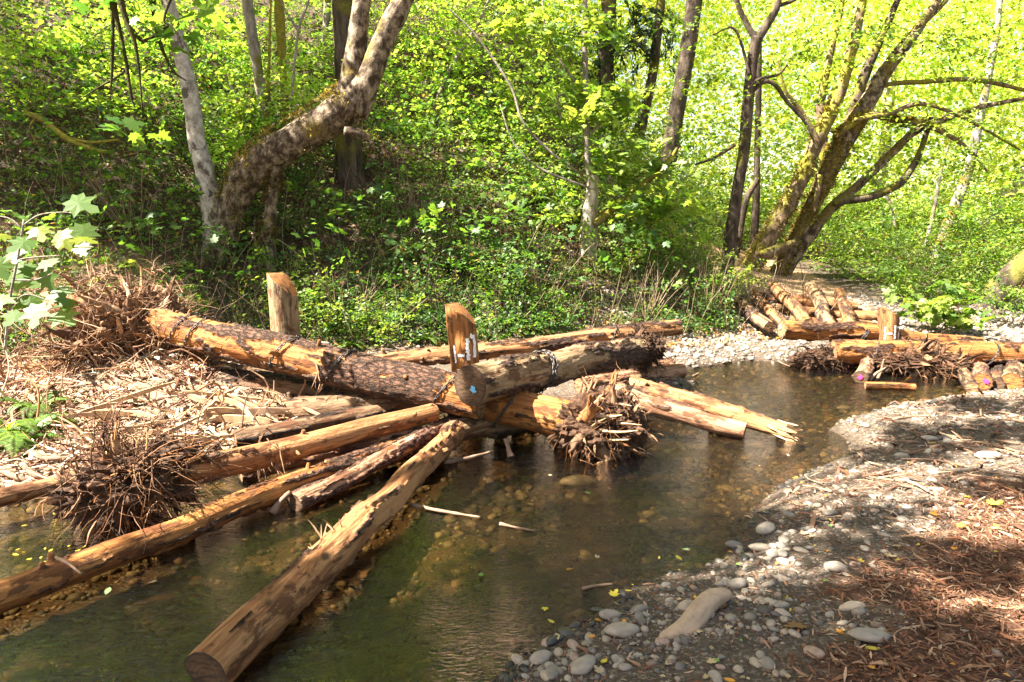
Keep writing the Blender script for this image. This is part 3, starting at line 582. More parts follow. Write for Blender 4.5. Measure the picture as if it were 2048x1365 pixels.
# posts: upright sawn logs with slanted tops
def make_post(label, base, top, r, mat, seed, slant, marks=()):
    base = np.asarray(base); top = np.asarray(top); L = np.linalg.norm(top - base); zdir = (top - base) / L
    root = thing('wooden_post', label, 'post', base, 'posts driven into the stream bed')
    n = int(L / .014); seg = 60; u = np.linspace(0, 1, n); a = np.linspace(0, 2 * math.pi, seg, endpoint=False); U, A = np.meshgrid(u, a, indexing='ij'); U = U.ravel(); A = A.ravel()
    th = np.stack([U * L, np.cos(A), np.sin(A)], 1) + seed * 3.3
    rr = r * (1 + .05 * fbm(th * 1.5, 3)) + .012 * fbm(np.stack([U * L * 1.2, np.cos(A) * 9, np.sin(A) * 9], 1) + seed, 3)
    cs = np.cos(A - 3.9); rr = np.where(cs > 0.1, np.minimum(rr, r * .82 / np.maximum(cs, .1)), rr)     # one split flat side
    x = np.cos(A) * rr; y = np.sin(A) * rr
    lim = L - slant * 1.25 * np.clip(x / r * .5 + .5, 0, 1) ** 1.9 + .25 * slant * y / r + .012 * fbm(th * 5, 2)
    zz = np.minimum(U * L, lim + .006 * fbm(th * 12, 2))
    # local axes of the mesh: x along the post so that the wood grain runs up it
    v = np.stack([zz, x, y], 1)
    bark = sstep(.10, .14, fbm(th * 2.2 + 5, 4) - .1); c = np.stack([bark * .6, .25 * sstep(0, .4, fbm(th * 1.5 + 8, 3)), sstep(.1, .3, fbm(th * 3 + 2, 3)) * .5, np.ones_like(U)], 1)
    R = Matrix(((0, 1, 0), (0, 0, 1), (1, 0, 0)))
    o = MB().add(v, grid_faces(n, seg), c).build('shaft', mat, root)
    rot = Vector((0, 0, 1)).rotation_difference(Vector(zdir)).to_matrix() @ R; o.rotation_euler = rot.to_euler()
    ring = v[-seg:]; cen = ring.mean(0); vs = np.vstack([ring, ring * .5 + cen * .5, cen[None]]); j = np.arange(seg)
    vs[seg:, 0] = L - slant * 1.25 * np.clip(vs[seg:, 1] / r * .5 + .5, 0, 1) ** 1.9 + .25 * slant * vs[seg:, 2] / r; k = (j + 1) % seg
    t = MB().add(vs, [grid_faces(2, seg), np.stack([seg + j, seg + k, np.full(seg, 2 * seg)], 1)], (.25, 0, 0, 1)).build('sawn_top', CUT_ORANGE, root, smooth=False); t.rotation_euler = o.rotation_euler
    for (stroke, wd) in marks:      # painted strokes follow the face: (angle, height) polylines
        mb = MB(); pts = spline([(s0, s1, 0) for s0, s1 in stroke], 14); wv = []
        for q in range(14):
            aa, hh = pts[q, 0], pts[q, 1]; t2 = pts[min(q + 1, 13)] - pts[max(q - 1, 0)]; t2 = np.array([t2[0] * r, t2[1]]); t2 /= np.linalg.norm(t2) + 1e-9
            for sg in (-1, 0, 1):
                jit = wd * (.5 + .25 * random.uniform(-1, 1)); a2 = aa + sg * jit * -t2[1] / r; h2 = hh + sg * jit * t2[0]
                i2 = int(np.clip(h2 / L, 0, 1) * (n - 1)); j2 = int(round((a2 % (2 * math.pi)) / (2 * math.pi) * seg)) % seg
                r2 = rr.reshape(n, seg)[max(0, i2 - 1):i2 + 2, [(j2 - 1) % seg, j2, (j2 + 1) % seg]].max() + .005; wv.append((h2, math.cos(a2) * r2, math.sin(a2) * r2))
        f = []
        for q in range(13):
            for e in (0, 1): f.append((q * 3 + e, q * 3 + e + 1, q * 3 + e + 4, q * 3 + e + 3))
        mb.add(np.array(wv), np.array(f)).build('paint_stroke', PAINT_W, o)
    return root
F0 = -math.pi / 2     # angle of the side facing the camera
p = P(945, 790, 6.75); tpt = P(918, 606, 6.85)
Lp = np.linalg.norm(tpt - p)
make_post('upright post with white painted strokes, standing behind the blue-dotted log', p - [0, 0, .5], tpt, .145, W_ORANGE, 1, .18,
    [([(F0 - .75, Lp + .5 - .42), (F0 - .7, Lp + .5 - .60)], .03), ([(F0 - .35, Lp + .5 - .52), (F0 + .1, Lp + .5 - .525)], .025), ([(F0 + .4, Lp + .5 - .36), (F0 + .35, Lp + .5 - .58)], .035),
     ([(F0 + .6, Lp + .5 - .34), (F0 + 1.0, Lp + .5 - .37), (F0 + .85, Lp + .5 - .56)], .04)])
p = P(575, 720, 8.15); tpt = P(562, 545, 8.25)
make_post('bare weathered post with slanted reddish top behind the chained brown log', p - [0, 0, .4], tpt, .172, W_GREY, 2, .24)
p = P(1778, 700, 9.95); tpt = P(1778, 615, 9.95)
Lp = np.linalg.norm(tpt - p)
make_post('upstream post with white painted strokes between the two long logs', p - [0, 0, .3], tpt, .14, W_TAN, 3, .12,
    [([(F0 - .85, Lp + .3 - .28), (F0 - .85, Lp + .3 - .46)], .025), ([(F0 - .65, Lp + .3 - .37), (F0 - .15, Lp + .3 - .37)], .022), ([(F0 + .1, Lp + .3 - .25), (F0 + .08, Lp + .3 - .45)], .025), ([(F0 + .35, Lp + .3 - .28), (F0 + .8, Lp + .3 - .3), (F0 + .5, Lp + .3 - .45)], .025)])

# chains
GC = 'chains lashing the logs together'
bpy.context.view_layer.update()
chain_loop('chain nearest the big root wad on the brown log', logF, LF_ * .20, .188, group=GC)
chain_loop('second chain from the root wad, tight on the brown log', logF, LF_ * .25, .188, group=GC)
chain_loop('chain on the brown log left of the bare post, hanging down behind', logF, LF_ * .36, .182, group=GC, tail=.2)
chain_loop('chain on the brown log just below the bare weathered post', logF, LF_ * .50, .18, group=GC, tail=.15)
chain_loop('chain with long dangling tail beside the orange knot on the brown log', logF, LF_ * .655, .18, group=GC, tail=.35)
chain_loop('chain at the lower end of the brown log, left of the blue-dotted sawn end', logF, LF_ * .915, .175, group=GC, tail=.1)
chain_loop('doubled chain around the middle of the blue-dotted log', logG, LG * .30, .175, group=GC, turns=(0, .11), tail=.25, tail_ang=-2.2)
chain_loop('chain near the right end of the long slim log', logJ, LJ * .80, .108, group=GC, tail=.2, tail_ang=-1.6)
chain_loop('dark chain around the split orange log above the water', logH, LH * .40, .165, group=GC, tail=.25, tail_ang=-1.7)
chain_loop('chain tying the upstream dotted log to the log below', logM, LM * .37, .138, group=GC, turns=(0, .07), tail=.3, tail_ang=-2.6)
chain_loop('chain on the thick upstream log left of the roots', logN, LN * .14, .175, group=GC)
chain_loop('chain on the thick upstream log right of the roots', logN, LN * .60, .172, group=GC)

# ------------------------------------------------------------------ leaves and plants
def rand_unit(n):
    v = rng.normal(0, 1, (n, 3)); return v / np.linalg.norm(v, axis=1)[:, None]
def ortho(nrm):
    t = rand_unit(len(nrm)); t = t - nrm * (t * nrm).sum(1)[:, None]; t /= np.linalg.norm(t, axis=1)[:, None] + 1e-9
    return t, np.cross(nrm, t)
def leaves(b, cen, nrm, size, col, asp=0.62, fold=0.12, t=None):
    n = len(cen); 
    if t is None: t, bt = ortho(nrm)
    else: bt = np.cross(nrm, t)
    s = size[:, None]; up = nrm * fold * s
    v = np.stack([cen - t * s * .5, cen + bt * s * asp * .5 + up + t * s * .06, cen + t * s * .5, cen - bt * s * asp * .5 + up + t * s * .06], 1).reshape(-1, 3)
    i = np.arange(n)[:, None] * 4; f = np.concatenate([i + np.array([[0, 2, 1]]), i + np.array([[0, 3, 2]])])
    b.add(v, f, np.repeat(col, 4, 0))
_h = [(-.12, .26), (.04, .28), (.10, .52), (.28, .36), (.52, .60), (.52, .27), (.60, .15), (.80, .20), (1.0, 0.0)]
MAPLE = np.array([(0, 0)] + _h + [(a, -c) for a, c in _h[-2::-1]])
def palm_leaves(b, cen, nrm, size, col, t=None, curl=0.15):
    """palmate lobed leaves; cen is the leaf base"""
    n = len(cen)
    if t is None: t, bt = ortho(nrm)
    else: bt = np.cross(nrm, t)
    k = len(MAPLE); o = np.vstack([[(.28, 0)], MAPLE]); s = size[:, None, None]
    d = -curl * (o[:, 0] ** 2 * .8 + np.abs(o[:, 1]) ** 1.5)[None, :, None] * rng.uniform(.2, 1.6, (n, 1, 1))
    v = cen[:, None] + s * (t[:, None] * o[None, :, :1] + bt[:, None] * o[None, :, 1:] + nrm[:, None] * d)
    j = np.arange(k); tri = np.stack([np.zeros(k, int), 1 + j, 1 + (j + 1) % k], 1)
    f = (np.arange(n)[:, None, None] * (k + 1) + tri[None]).reshape(-1, 3); b.add(v.reshape(-1, 3), f, np.repeat(col, k + 1, 0))
GREENS = 1.22 * np.array([(.036, .085, .016), (.070, .140, .022), (.112, .180, .028), (.155, .212, .036), (.19, .235, .05)])
LEAF_GAIN = [1.1]
def leaf_cols(n, tone=0.5, spread=0.35, pal=GREENS, dry=0.0):
    k = np.clip(rng.normal(tone, spread, n), 0, 0.999) * (len(pal) - 1.001); i = k.astype(int); f = (k - i)[:, None]
    c = pal[i] * (1 - f) + pal[i + 1] * f; c = np.minimum(c * rng.uniform(.7, 1.25, (n, 1)) * LEAF_GAIN[0], .5)
    if dry: m = rng.uniform(0, 1, n) < dry; c[m] = np.array([.22, .13, .04]) * rng.uniform(.6, 1.3, (m.sum(), 1))
    return c
CLEAR = [(512, 395, 565, 545, 11.0), (395, 250, 452, 425, 11.1), (1152, 350, 1208, 520, 13.3), (1475, 555, 1760, 665, 17), (668, 270, 740, 385, 13.5), (455, 300, 560, 415, 11.0), (1440, 380, 1640, 560, 15.8), (520, 535, 605, 690, 8.1), (900, 595, 975, 760, 6.7)]
def open_view(c):
    """leaf sprays that do not crowd the trunks standing clear of the thicket"""
    r = c - np.array([0, 0, CAM_Z]); cp, sp_ = math.cos(PITCH), math.sin(PITCH); dpt = r[:, 1] * cp - r[:, 2] * sp_; up = r[:, 1] * sp_ + r[:, 2] * cp; dpt = np.maximum(dpt, .1)
    px = 1024 + FPX * r[:, 0] / dpt; py = 682.5 - FPX * up / dpt; k = np.ones(len(c), bool)
    for x0, y0, x1, y1, Y in CLEAR: k &= ~((px > x0 - 10) & (px < x1 + 10) & (py > y0) & (py < y1) & (c[:, 1] < Y))
    return k
def spray_set(b, cen, R, per, size, tone=.5, tilt=.35, thick=.12, maple=False, dry=0.0, up=(0, 0, 1), asp=.62, sprd=.22, world=True):
    if world:
        k = open_view(np.asarray(cen)); cen = np.asarray(cen)[k]; R = np.broadcast_to(R, (len(k),))[k]
        if np.ndim(tone): tone = np.asarray(tone)[k]
    """flat, roughly level sprays of leaves, the way understory maples hold them"""
    n = len(cen); R = np.broadcast_to(R, (n,)); nrm = np.array(up) + rng.normal(0, tilt, (n, 3)); nrm /= np.linalg.norm(nrm, axis=1)[:, None]
    t, bt = ortho(nrm); N = n * per; idx = np.repeat(np.arange(n), per); a = rng.uniform(0, 2 * math.pi, N); q = np.sqrt(rng.uniform(0, 1, N)) * R[idx]
    c = cen[idx] + t[idx] * (np.cos(a) * q)[:, None] + bt[idx] * (np.sin(a) * q * .75)[:, None] + nrm[idx] * rng.normal(0, thick, (N, 1)) * R[idx][:, None]
    ln = nrm[idx] + rng.normal(0, .38, (N, 3)); ln /= np.linalg.norm(ln, axis=1)[:, None]
    tones = np.clip(tone + rng.normal(0, sprd, n), 0, 1); col = leaf_cols(N, tones[idx], .12, dry=dry); sz = size * rng.uniform(.55, 1.3, N)
    if maple: palm_leaves(b, c, ln, sz, col)
    else: leaves(b, c, ln, sz, col, asp)

# hillside ground cover: leaf sprays of mixed shrubs and their thin stems
def hill_points(n, x0, x1, d0, d1):
    x = rng.uniform(x0, x1, n); d = d0 + (d1 - d0) * rng.uniform(0, 1, n) ** 1.25; y = np.interp(x, FX, FY) + d; return x, y
def htone(x, y): return np.clip(.16 + .44 * sstep(-5, 2.5, x) * sstep(1, 6, y - np.interp(x, FX, FY)) + .22 * sstep(3, 8, y - np.interp(x, FX, FY)) + .5 * fbm(np.stack([x * .35, y * .35, 0 * x + 4], 1), 2), .03, .95)  # leaf tone with the slope's shade painted in, darker at left and low
b = MB(); x, y = hill_points(23000, -23, 5.2, -.4, 15)
cl = fbm(np.stack([x * .55, y * .55, 0 * x], 1), 3); keep = rng.uniform(-.5, .35, len(x)) < cl + .04
x, y, cl = x[keep], y[keep], cl[keep]; z = ground(x, y, False); d = y - np.interp(x, FX, FY)
hh = np.clip(rng.exponential(.42, len(x)), .05, 2.2) * (.6 + .8 * sstep(0, 3, d)); spray_set(b, np.stack([x, y, z + hh], 1), rng.uniform(.16, .36, len(x)), 14, .078, tone=htone(x, y), dry=.02)
x, y = hill_points(1300, -20, 5.2, 0, 11); z = ground(x, y, False); spray_set(b, np.stack([x, y, z + rng.uniform(.3, 1.8, len(x))], 1), rng.uniform(.25, .45, len(x)), 8, .115, tone=htone(x, y) + .08, tilt=.25, maple=True, sprd=.2)
x, y = hill_points(3500, -20, 5.2, -.4, 8); z = ground(x, y, False); k = len(x); spray_set(b, np.stack([x, y, z + rng.uniform(.1, .9, k)], 1), rng.uniform(.1, .25, k), 22, .035, tone=.3, tilt=.6, asp=.35, dry=.25)
x, y = hill_points(5000, -23, 5.2, -.5, 12); z = ground(x, y, False); spray_set(b, np.stack([x, y, z + rng.uniform(.03, .3, len(x))], 1), .18, 10, .055, tone=.35, tilt=.5, dry=.08, asp=.5)
x = 5.2 + 35 * rng.uniform(0, 1, 12000) ** 1.5; y = np.interp(x, FX, FY) + 1.2 + 26 * rng.uniform(0, 1, len(x)) ** 1.9; k = (sdf(x, y, DIRT) > .3); x, y = x[k], y[k]
z = ground(x, y, False); spray_set(b, np.stack([x, y, z + np.clip(rng.exponential(.55, len(x)), .05, 2.6)], 1), rng.uniform(.2, .45, len(x)), 14, .09, tone=.5, dry=.04)
o = b.build('undergrowth', LEAF, smooth=False); tag(o, 'dense green leafy undergrowth covering the hillside and far bank', 'undergrowth', kind='stuff')
b = MB(); x, y = hill_points(3800, -16, 5.5, -.5, 9)
for k in range(len(x)):
    p = spline(wiggle((x[k], y[k], gz(x[k], y[k]) - .05), (rng.normal(0, .45), rng.normal(-.1, .45), 1), rng.uniform(.4, 1.5), 3, .16, .03), 6)
    v, f, _ = tube(p, rng.uniform(.003, .009) * np.linspace(1, .4, 6), 3, False); c = np.array([(.30, .22, .13), (.14, .09, .05), (.40, .31, .2), (.07, .05, .03)][rng.integers(4)]) * rng.uniform(.6, 1.1); b.add(v, f, c)
tag(b.build('undergrowth_stems', TWIGC), 'tangle of thin bare stems among the hillside undergrowth', 'stems', kind='stuff')

# the wood far behind: reads as one bright mass
LEAF_GAIN[0] = 2.1  # far leaf colour raised beyond real leaves to paint in sunlit glare
b = MB(); n = 26000; Y = 22.5 + 32 * rng.uniform(0, 1, n) ** 1.2; x = rng.uniform(-.80, .86, n) * Y; zt = rng.uniform(0, 1, n)
z0 = ground(x, Y, False); z = z0 + .4 + zt * (2 + .36 * Y) + np.where(rng.uniform(0, 1, n) < .22, .30 * Y * rng.uniform(0, 1, n), 0); dens = fbm(np.stack([x * .16, Y * .16, z * .22], 1), 3)
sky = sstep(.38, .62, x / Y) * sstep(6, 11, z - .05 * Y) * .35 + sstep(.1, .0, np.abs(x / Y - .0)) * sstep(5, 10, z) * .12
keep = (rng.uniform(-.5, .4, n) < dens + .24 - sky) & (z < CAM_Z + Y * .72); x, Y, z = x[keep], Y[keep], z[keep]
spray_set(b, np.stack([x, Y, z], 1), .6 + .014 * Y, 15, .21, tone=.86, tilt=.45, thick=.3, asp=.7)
tag(b.build('far_wood', LEAF, smooth=False), 'bright sunlit wood of small leaves rising far behind the creek', 'wood', kind='stuff')

LEAF_GAIN[0] = 1.0
def fern_mesh(n_fr, L, tone, seed):
    b = MB(); 
    for k in range(n_fr):
        a = 2 * math.pi * k / n_fr + rng.normal(0, .2); l = L * rng.uniform(.7, 1.1); d = np.array([math.cos(a), math.sin(a), 0]); up = rng.uniform(.7, 1.3)
        t = np.linspace(0, 1, 26)[:, None]; p = d * l * t * .85 + np.array([0, 0, 1.0]) * l * (up * t * .75 - .75 * t ** 2.2)
        v, f, _ = tube(p[::3], .004, 3, False); b.add(v, f, (.10, .12, .02))
        T = np.gradient(p, axis=0); T /= np.linalg.norm(T, axis=1)[:, None]; side = np.cross(T, [0, 0, 1.0]); side /= np.linalg.norm(side, axis=1)[:, None]; N = np.cross(side, T)
        wd = np.sin(np.linspace(.35, 3.0, 26)) * .15 * l
        for sg in (-1, 1):
            for sub in (0, .5):
                q = p[1:] + T[1:] * sub * l / 26; td = sg * side[1:] * .95 + T[1:] * .3 - N[1:] * .15; td /= np.linalg.norm(td, axis=1)[:, None]; s = wd[1:] * rng.uniform(.85, 1.1, 25)
                nn = N[1:] - td * (N[1:] * td).sum(1)[:, None]; nn /= np.linalg.norm(nn, axis=1)[:, None]
                leaves(b, q + td * s[:, None] * .5, nn, s, leaf_cols(25, tone, .12), .26, .03, td)
    return b
FERNS = [(20, 745, 5.6, .6, 'sword fern lit by the sun at the left edge beside the wood debris'), (-10, 660, 5.8, .8, 'dark sword fern hanging at the left edge below the maple sapling'), (70, 800, 6.3, .5, 'small sunlit fern on the pale debris at far left'),
    (850, 680, 9.9, .55, 'bright fern just left of the white marked post behind the logs'), (1010, 655, 10.6, .55, 'fern right of the white marked post on the bank'), (700, 690, 9.6, .45, 'low fern right of the bare weathered post'),
    (1055, 525, 13.8, .8, 'dark green fern on the slope left of the bleached snag'), (790, 590, 11.6, .5, 'fern among brambles above the long slim log'), (255, 515, 11.0, .6, 'fern below the white alder trunk'), (985, 590, 12.0, .6, 'bluish fern halfway up the bank in the centre'), (440, 655, 9.5, .5, 'fern directly behind the chained brown log')]
fproto = [fern_mesh(13, 1.0, .35, 1), fern_mesh(11, 1.0, .5, 2)]
fobj = []
for k, (px, py, Y, s, lb) in enumerate(FERNS):
    if k < 2: o = fproto[k].build('sword_fern', LEAF, smooth=False); fobj.append(o)
    else: o = fobj[k % 2].copy(); COL.objects.link(o)
    q = P(px, py, Y); o.location = (q[0], q[1], gz(q[0], q[1]) + .02); o.scale = (s, s, s); o.rotation_euler = (0, 0, k * 1.3); tag(o, lb, 'fern', 'sword ferns on the banks')

# shrubs one can pick out
def shrub_parts(root, H, W, n_spray, leaf, tone, dry, maple, stem_n, seed):
    sb = MB(); cs = []
    for k in range(stem_n):
        a = rng.uniform(0, 2 * math.pi); p = spline(wiggle((0.05 * math.cos(a), .05 * math.sin(a), -.05), (math.cos(a) * W / H * .8, math.sin(a) * W / H * .8, 1), H * rng.uniform(.7, 1.1), 5, .14), 10)
        v, f, _ = tube(p, rng.uniform(.005, .011) * np.linspace(1, .3, 10), 4, False); sb.add(v, f, np.array((.26, .19, .12)) * rng.uniform(.6, 1.2)); cs.append(p)
    sb.build('stem', TWIGC, root)
    if n_spray:
        cs = np.vstack([c[4:] for c in cs]); c = cs[rng.integers(len(cs), size=n_spray)] + rng.normal(0, .12, (n_spray, 3)) * [W, W, H * .6]
        lb = MB(); spray_set(lb, c, rng.uniform(.12, .25, n_spray), 12, leaf, tone=tone, dry=dry, maple=maple, world=False); lb.build('foliage', LEAF, root, smooth=False)
SHRUBS = [(1690, 560, 18, 1.7, 1.3, 160, .06, .4, 'rounded dense green shrub above the crib logs'), (1790, 575, 18.5, 1.6, 1.4, 160, .06, .45, 'dense green shrub right of the crib, behind the upstream post'), (1610, 520, 20, 1.6, 1.2, 120, .06, .4, 'green shrub directly behind the leaning maple base'),
    (1400, 650, 12.8, 1.3, .9, 70, .06, .6, 'yellow-green bush at the end of the long slim log'), (1450, 640, 12.9, 1.1, .7, 60, .06, .65, 'yellow-green bush left of the crib logs'), (640, 640, 9.9, 1.0, .7, 80, .07, .5, 'sunlit leafy shrub just right of the bare weathered post'),
    (760, 655, 9.9, .8, .7, 80, .07, .45, 'low leafy shrub between the two posts'), (1010, 620, 11.2, .9, .6, 70, .05, .25, 'dark bluish-green shrub right of the white marked post'), (370, 620, 9.6, .8, .7, 70, .07, .55, 'bright low shrub behind the brown log near the root wad'),
    (560, 590, 10.5, 1.0, .8, 60, .07, .4, 'leafy shrub behind the bare post'), (1960, 600, 15, 1.7, 1.2, 130, .08, .6, 'bright leafy shrub around the dark leaning trunk at right'), (2030, 650, 12.5, 1.0, .8, 80, .08, .45, 'leafy shrub at the right edge above the upstream log'),
    (1870, 665, 12.0, .9, .8, 40, .13, .45, 'young maple with broad leaves behind the upstream log'), (1870, 560, 17, 1.5, 1.1, 110, .07, .6, 'pale green shrub at the foot of the slanting birch-like trunk'),
    (1330, 600, 13.2, 1.3, .8, 90, .07, .5, 'leafy bush above the right end of the long slim log'), (1240, 590, 12.8, 1.2, .8, 80, .08, .5, 'leafy bush right of the bleached snag base'), (880, 600, 11.5, .9, .8, 70, .08, .45, 'leafy bush behind the top of the white marked post')]
for k, (px, py, Y, H, W, n, lf, tn, lb) in enumerate(SHRUBS):
    q = P(px, py, Y); t = thing('shrub', lb, 'shrub', (q[0], q[1], gz(q[0], q[1])), 'shrubs along the far bank'); shrub_parts(t, H, W, n, lf, tn, .03, 'young maple' in lb, 9, k)
BARE = [(1290, 640, 11.9, 1.2, .7, 'bare pale twiggy shrub behind the long slim log'), (1415, 660, 12.4, 1.3, .5, 'bare twiggy shrub at the end of the long slim log'), (690, 625, 10.2, 1.1, .8, 'bare pale twigs right of the bare weathered post'), (270, 520, 10.9, 1.3, .8, 'fan of dry pale twigs under the white alder'),
    (470, 610, 9.9, .9, .8, 'tangle of dry twigs left of the bare weathered post'), (1090, 600, 11.5, .9, .7, 'brown dry twigs right of the white marked post'), (820, 560, 12.5, 1.0, .9, 'dry brush halfway up the bank in the centre'), (1830, 615, 15.5, .9, 1.0, 'dry tan brush behind the upstream post')]
for k, (px, py, Y, H, W, lb) in enumerate(BARE):
    q = P(px, py, Y); t = thing('bare_shrub', lb, 'shrub', (q[0], q[1], gz(q[0], q[1])), 'bare twiggy shrubs'); shrub_parts(t, H, W, 0, .05, .4, 0, False, 26, k)

# ------------------------------------------------------------------ trees
def stem_mesh(b, Y, pts, moss=.3, amp=.10, res=None, seg=None, origin=(0, 0, 0)):
    pts = np.array(pts, float); Ys = np.broadcast_to(Y, (len(pts),)) if np.ndim(Y) == 0 else np.interp(np.arange(len(pts)), np.linspace(0, len(pts) - 1, len(Y)), Y)
    w3 = np.array([np.append(P(a[0], a[1], yy), a[2] / 2 / FPX * yy) for a, yy in zip(pts, Ys)])
    L = np.linalg.norm(np.diff(w3[:, :3], axis=0), axis=1).sum(); r0 = w3[:, 3].max(); n = int(np.clip(L / max(.03, r0 * .35), 8, 160)); q = spline(w3, n)
    seg = seg or int(np.clip(r0 * 110, 6, 30)); v, f, nn = tube(q[:, :3], np.maximum(q[:, 3], .003), seg)
    rr = np.concatenate([np.repeat(q[:, 3], seg), q[[0, -1], 3]])
    nz = fbm(v * 3.1, 3) + .5 * fbm(v * 12, 3); v = v + nn * (amp * rr * nz * 1.6 + .05 * rr * fbm(v * [9, 9, 2.5], 2))[:, None]
    mk = sstep(.18, -.05, .55 - moss - .28 * nn[:, 2] - fbm(v * 2.3 + 7, 4) * .9); b.add(v, f, np.stack([mk, 0 * mk, 0 * mk, 1 + 0 * mk], 1)); return q
HIGH = {'white barked alder leaning left, forking from the mossy maple base': [(-9.2, 13.6, 12.2, 1.8), (-8.0, 14.6, 14.5, 1.6)], 'big mossy maple with a thick horizontal trunk bending up into two stems': [(-2.6, 12.4, 12.2, 1.8), (-.6, 12.6, 11.6, 1.8), (-.4, 12.4, 13.6, 1.6)],
    'dark drooping conifer behind the snag': [(2.9, 20, 12.5, 1.7), (2.9, 20, 15.5, 1.3)], 'dark fissured trunk rising behind the bent maple': [(-3.6, 13.8, 15.0, 2.2), (-3.2, 13.4, 12.4, 1.6)], 'slim pale trunk between the white alder and the bent maple': [(-5.6, 13.2, 13.0, 1.8), (-6.2, 13.5, 15.2, 1.6)], 'slim yellow-mossy trunk just left of the bent maple': [(-4.6, 13.4, 14.2, 1.7)],
    'tall straight dark trunk leaning slightly right, upper centre right': [(5.2, 17.5, 14.5, 2.4), (4.4, 17.8, 12, 1.8)], 'dark mossy trunk left of the taller dark trunk, upper centre right': [(4.6, 20, 14, 2.2), (3.6, 19.6, 11.8, 1.8)], 'slim dark maple trunk forking into a wide Y near the top': [(6.8, 15.4, 11.6, 1.7), (5.8, 15.2, 13, 1.5)],
    'large leaning mossy maple with many spreading branches on the far bank': [(10, 16, 10.2, 2.3), (8.2, 16.5, 11.2, 2.1), (12.6, 16.4, 9.4, 2.2), (11.2, 17, 12, 2)], 'slanting pale spotted trunk on the right behind the upstream post': [(15, 20, 12, 2.4), (13.5, 20, 10, 2.0)]}
def tree(name, label, cat, bark, stems, moss=.3, crown=(), leaf=.1, tone=.5, group=None, maple=False, needles=False, amp=.10, parts=None):
    p0 = stems[0][1][0]; Y0 = stems[0][0] if np.ndim(stems[0][0]) == 0 else stems[0][0][0]; o = P(p0[0], p0[1], Y0); root = thing(name, label, cat, o, group)
    b = MB(); q = stem_mesh(b, *stems[0], moss=moss, amp=amp); b.build('trunk', bark, root, o)
    if len(stems) > 1:
        for st in stems[1:]:
            b = MB(); stem_mesh(b, *st[:2], moss=moss if len(st) < 3 else st[3], amp=amp); b.build('limb', bark if len(st) < 3 else st[2], root, o)
    crown = list(crown) + [(h[:3], (h[3], h[3], h[3] * .7), int(19 * h[3] ** 2)) for h in HIGH.get(label, ())]
    if len(crown):
        b = MB()
        for c in crown:
            c, R, n = (P(c[0], c[1], c[2]), (c[3] / FPX * c[2], c[5], c[4] / FPX * c[2]), c[6]) if len(c) == 7 else (np.array(c[0]), c[1], c[2])
            u = rand_unit(n) * (rng.uniform(0, 1, (n, 1)) ** .45) * np.array(R) + c
            if needles:
                N = n * 60; idx = np.repeat(np.arange(n), 60); dd = rand_unit(n) * [1, 1, .25] - [0, 0, .45]; dd /= np.linalg.norm(dd, axis=1)[:, None]
                cc = u[idx] + dd[idx] * rng.uniform(0, .8, (N, 1)) + rng.normal(0, .04, (N, 3)); tt = dd[idx] + rng.normal(0, .45, (N, 3)) - [0, 0, .25]; tt /= np.linalg.norm(tt, axis=1)[:, None]
                nn, _ = ortho(tt); leaves(b, cc, nn, rng.uniform(.10, .2, N), np.array((.028, .05, .014)) * rng.uniform(.5, 1.5, (N, 1)), .22, .02, tt)
            else: spray_set(b, u, rng.uniform(.28, .5, n), 16, leaf, tone=tone, tilt=.3, maple=maple)
        b.build('crown', LEAF, root, o, smooth=False)
    return root
def moss_tufts(root, stems, n, size=(.03, .09), pal=((.12, .085, .028), (.20, .15, .04), (.07, .045, .018), (.24, .2, .05))):
    o = np.array(root.location); b = MB(); pal = np.array(pal)
    for Y, pts in stems:
        pts = np.array(pts, float); w3 = spline(np.array([np.append(P(a[0], a[1], Y), a[2] / 2 / FPX * Y) for a in pts]), 120); T = np.gradient(w3[:, :3], axis=0); T /= np.linalg.norm(T, axis=1)[:, None]
        i = rng.integers(120, size=n); u = rand_unit(n) + [0, 0, .5]; u -= T[i] * (u * T[i]).sum(1)[:, None]; u /= np.linalg.norm(u, axis=1)[:, None]
        c = w3[i, :3] + u * (w3[i, 3] * 1.02)[:, None]; k = fbm(c * 2.6, 3) + .25 * u[:, 2] > .02; c, u, i = c[k], u[k], i[k]; m_ = len(c)
        t = u * .7 + rng.normal(0, .5, (m_, 3)) - [0, 0, .35]; t /= np.linalg.norm(t, axis=1)[:, None]; nn, _ = ortho(t); sz = rng.uniform(*size, m_); leaves(b, c + t * sz[:, None] * .4, nn, sz, pal[rng.integers(len(pal), size=m_)] * rng.uniform(.6, 1.3, (m_, 1)), .3, .05, t)
    b.build('moss', LEAF, root, o, smooth=False)
def shade_over(px, py, Y, t): return P(px, py, Y) + SUN * t
GT = 'trees on the hillside'
tree('alder_tree', 'white barked alder leaning left, forking from the mossy maple base', 'tree', B_ALDER, [(11.2, [(432, 530, 46), (428, 470, 42), (423, 415, 39), (412, 350, 36), (395, 290, 33), (386, 220, 31), (372, 150, 30), (355, 80, 28), (335, 0, 25), (310, -140, 16), (280, -330, 13), (200, -900, 7)])],
    moss=.2, crown=[((-9.5, 15.0, 9.5), (1.6, 1.6, .9), 80), ((-8.6, 13.4, 8.2), (1.0, 1.0, .6), 36)], leaf=.10, amp=.05)
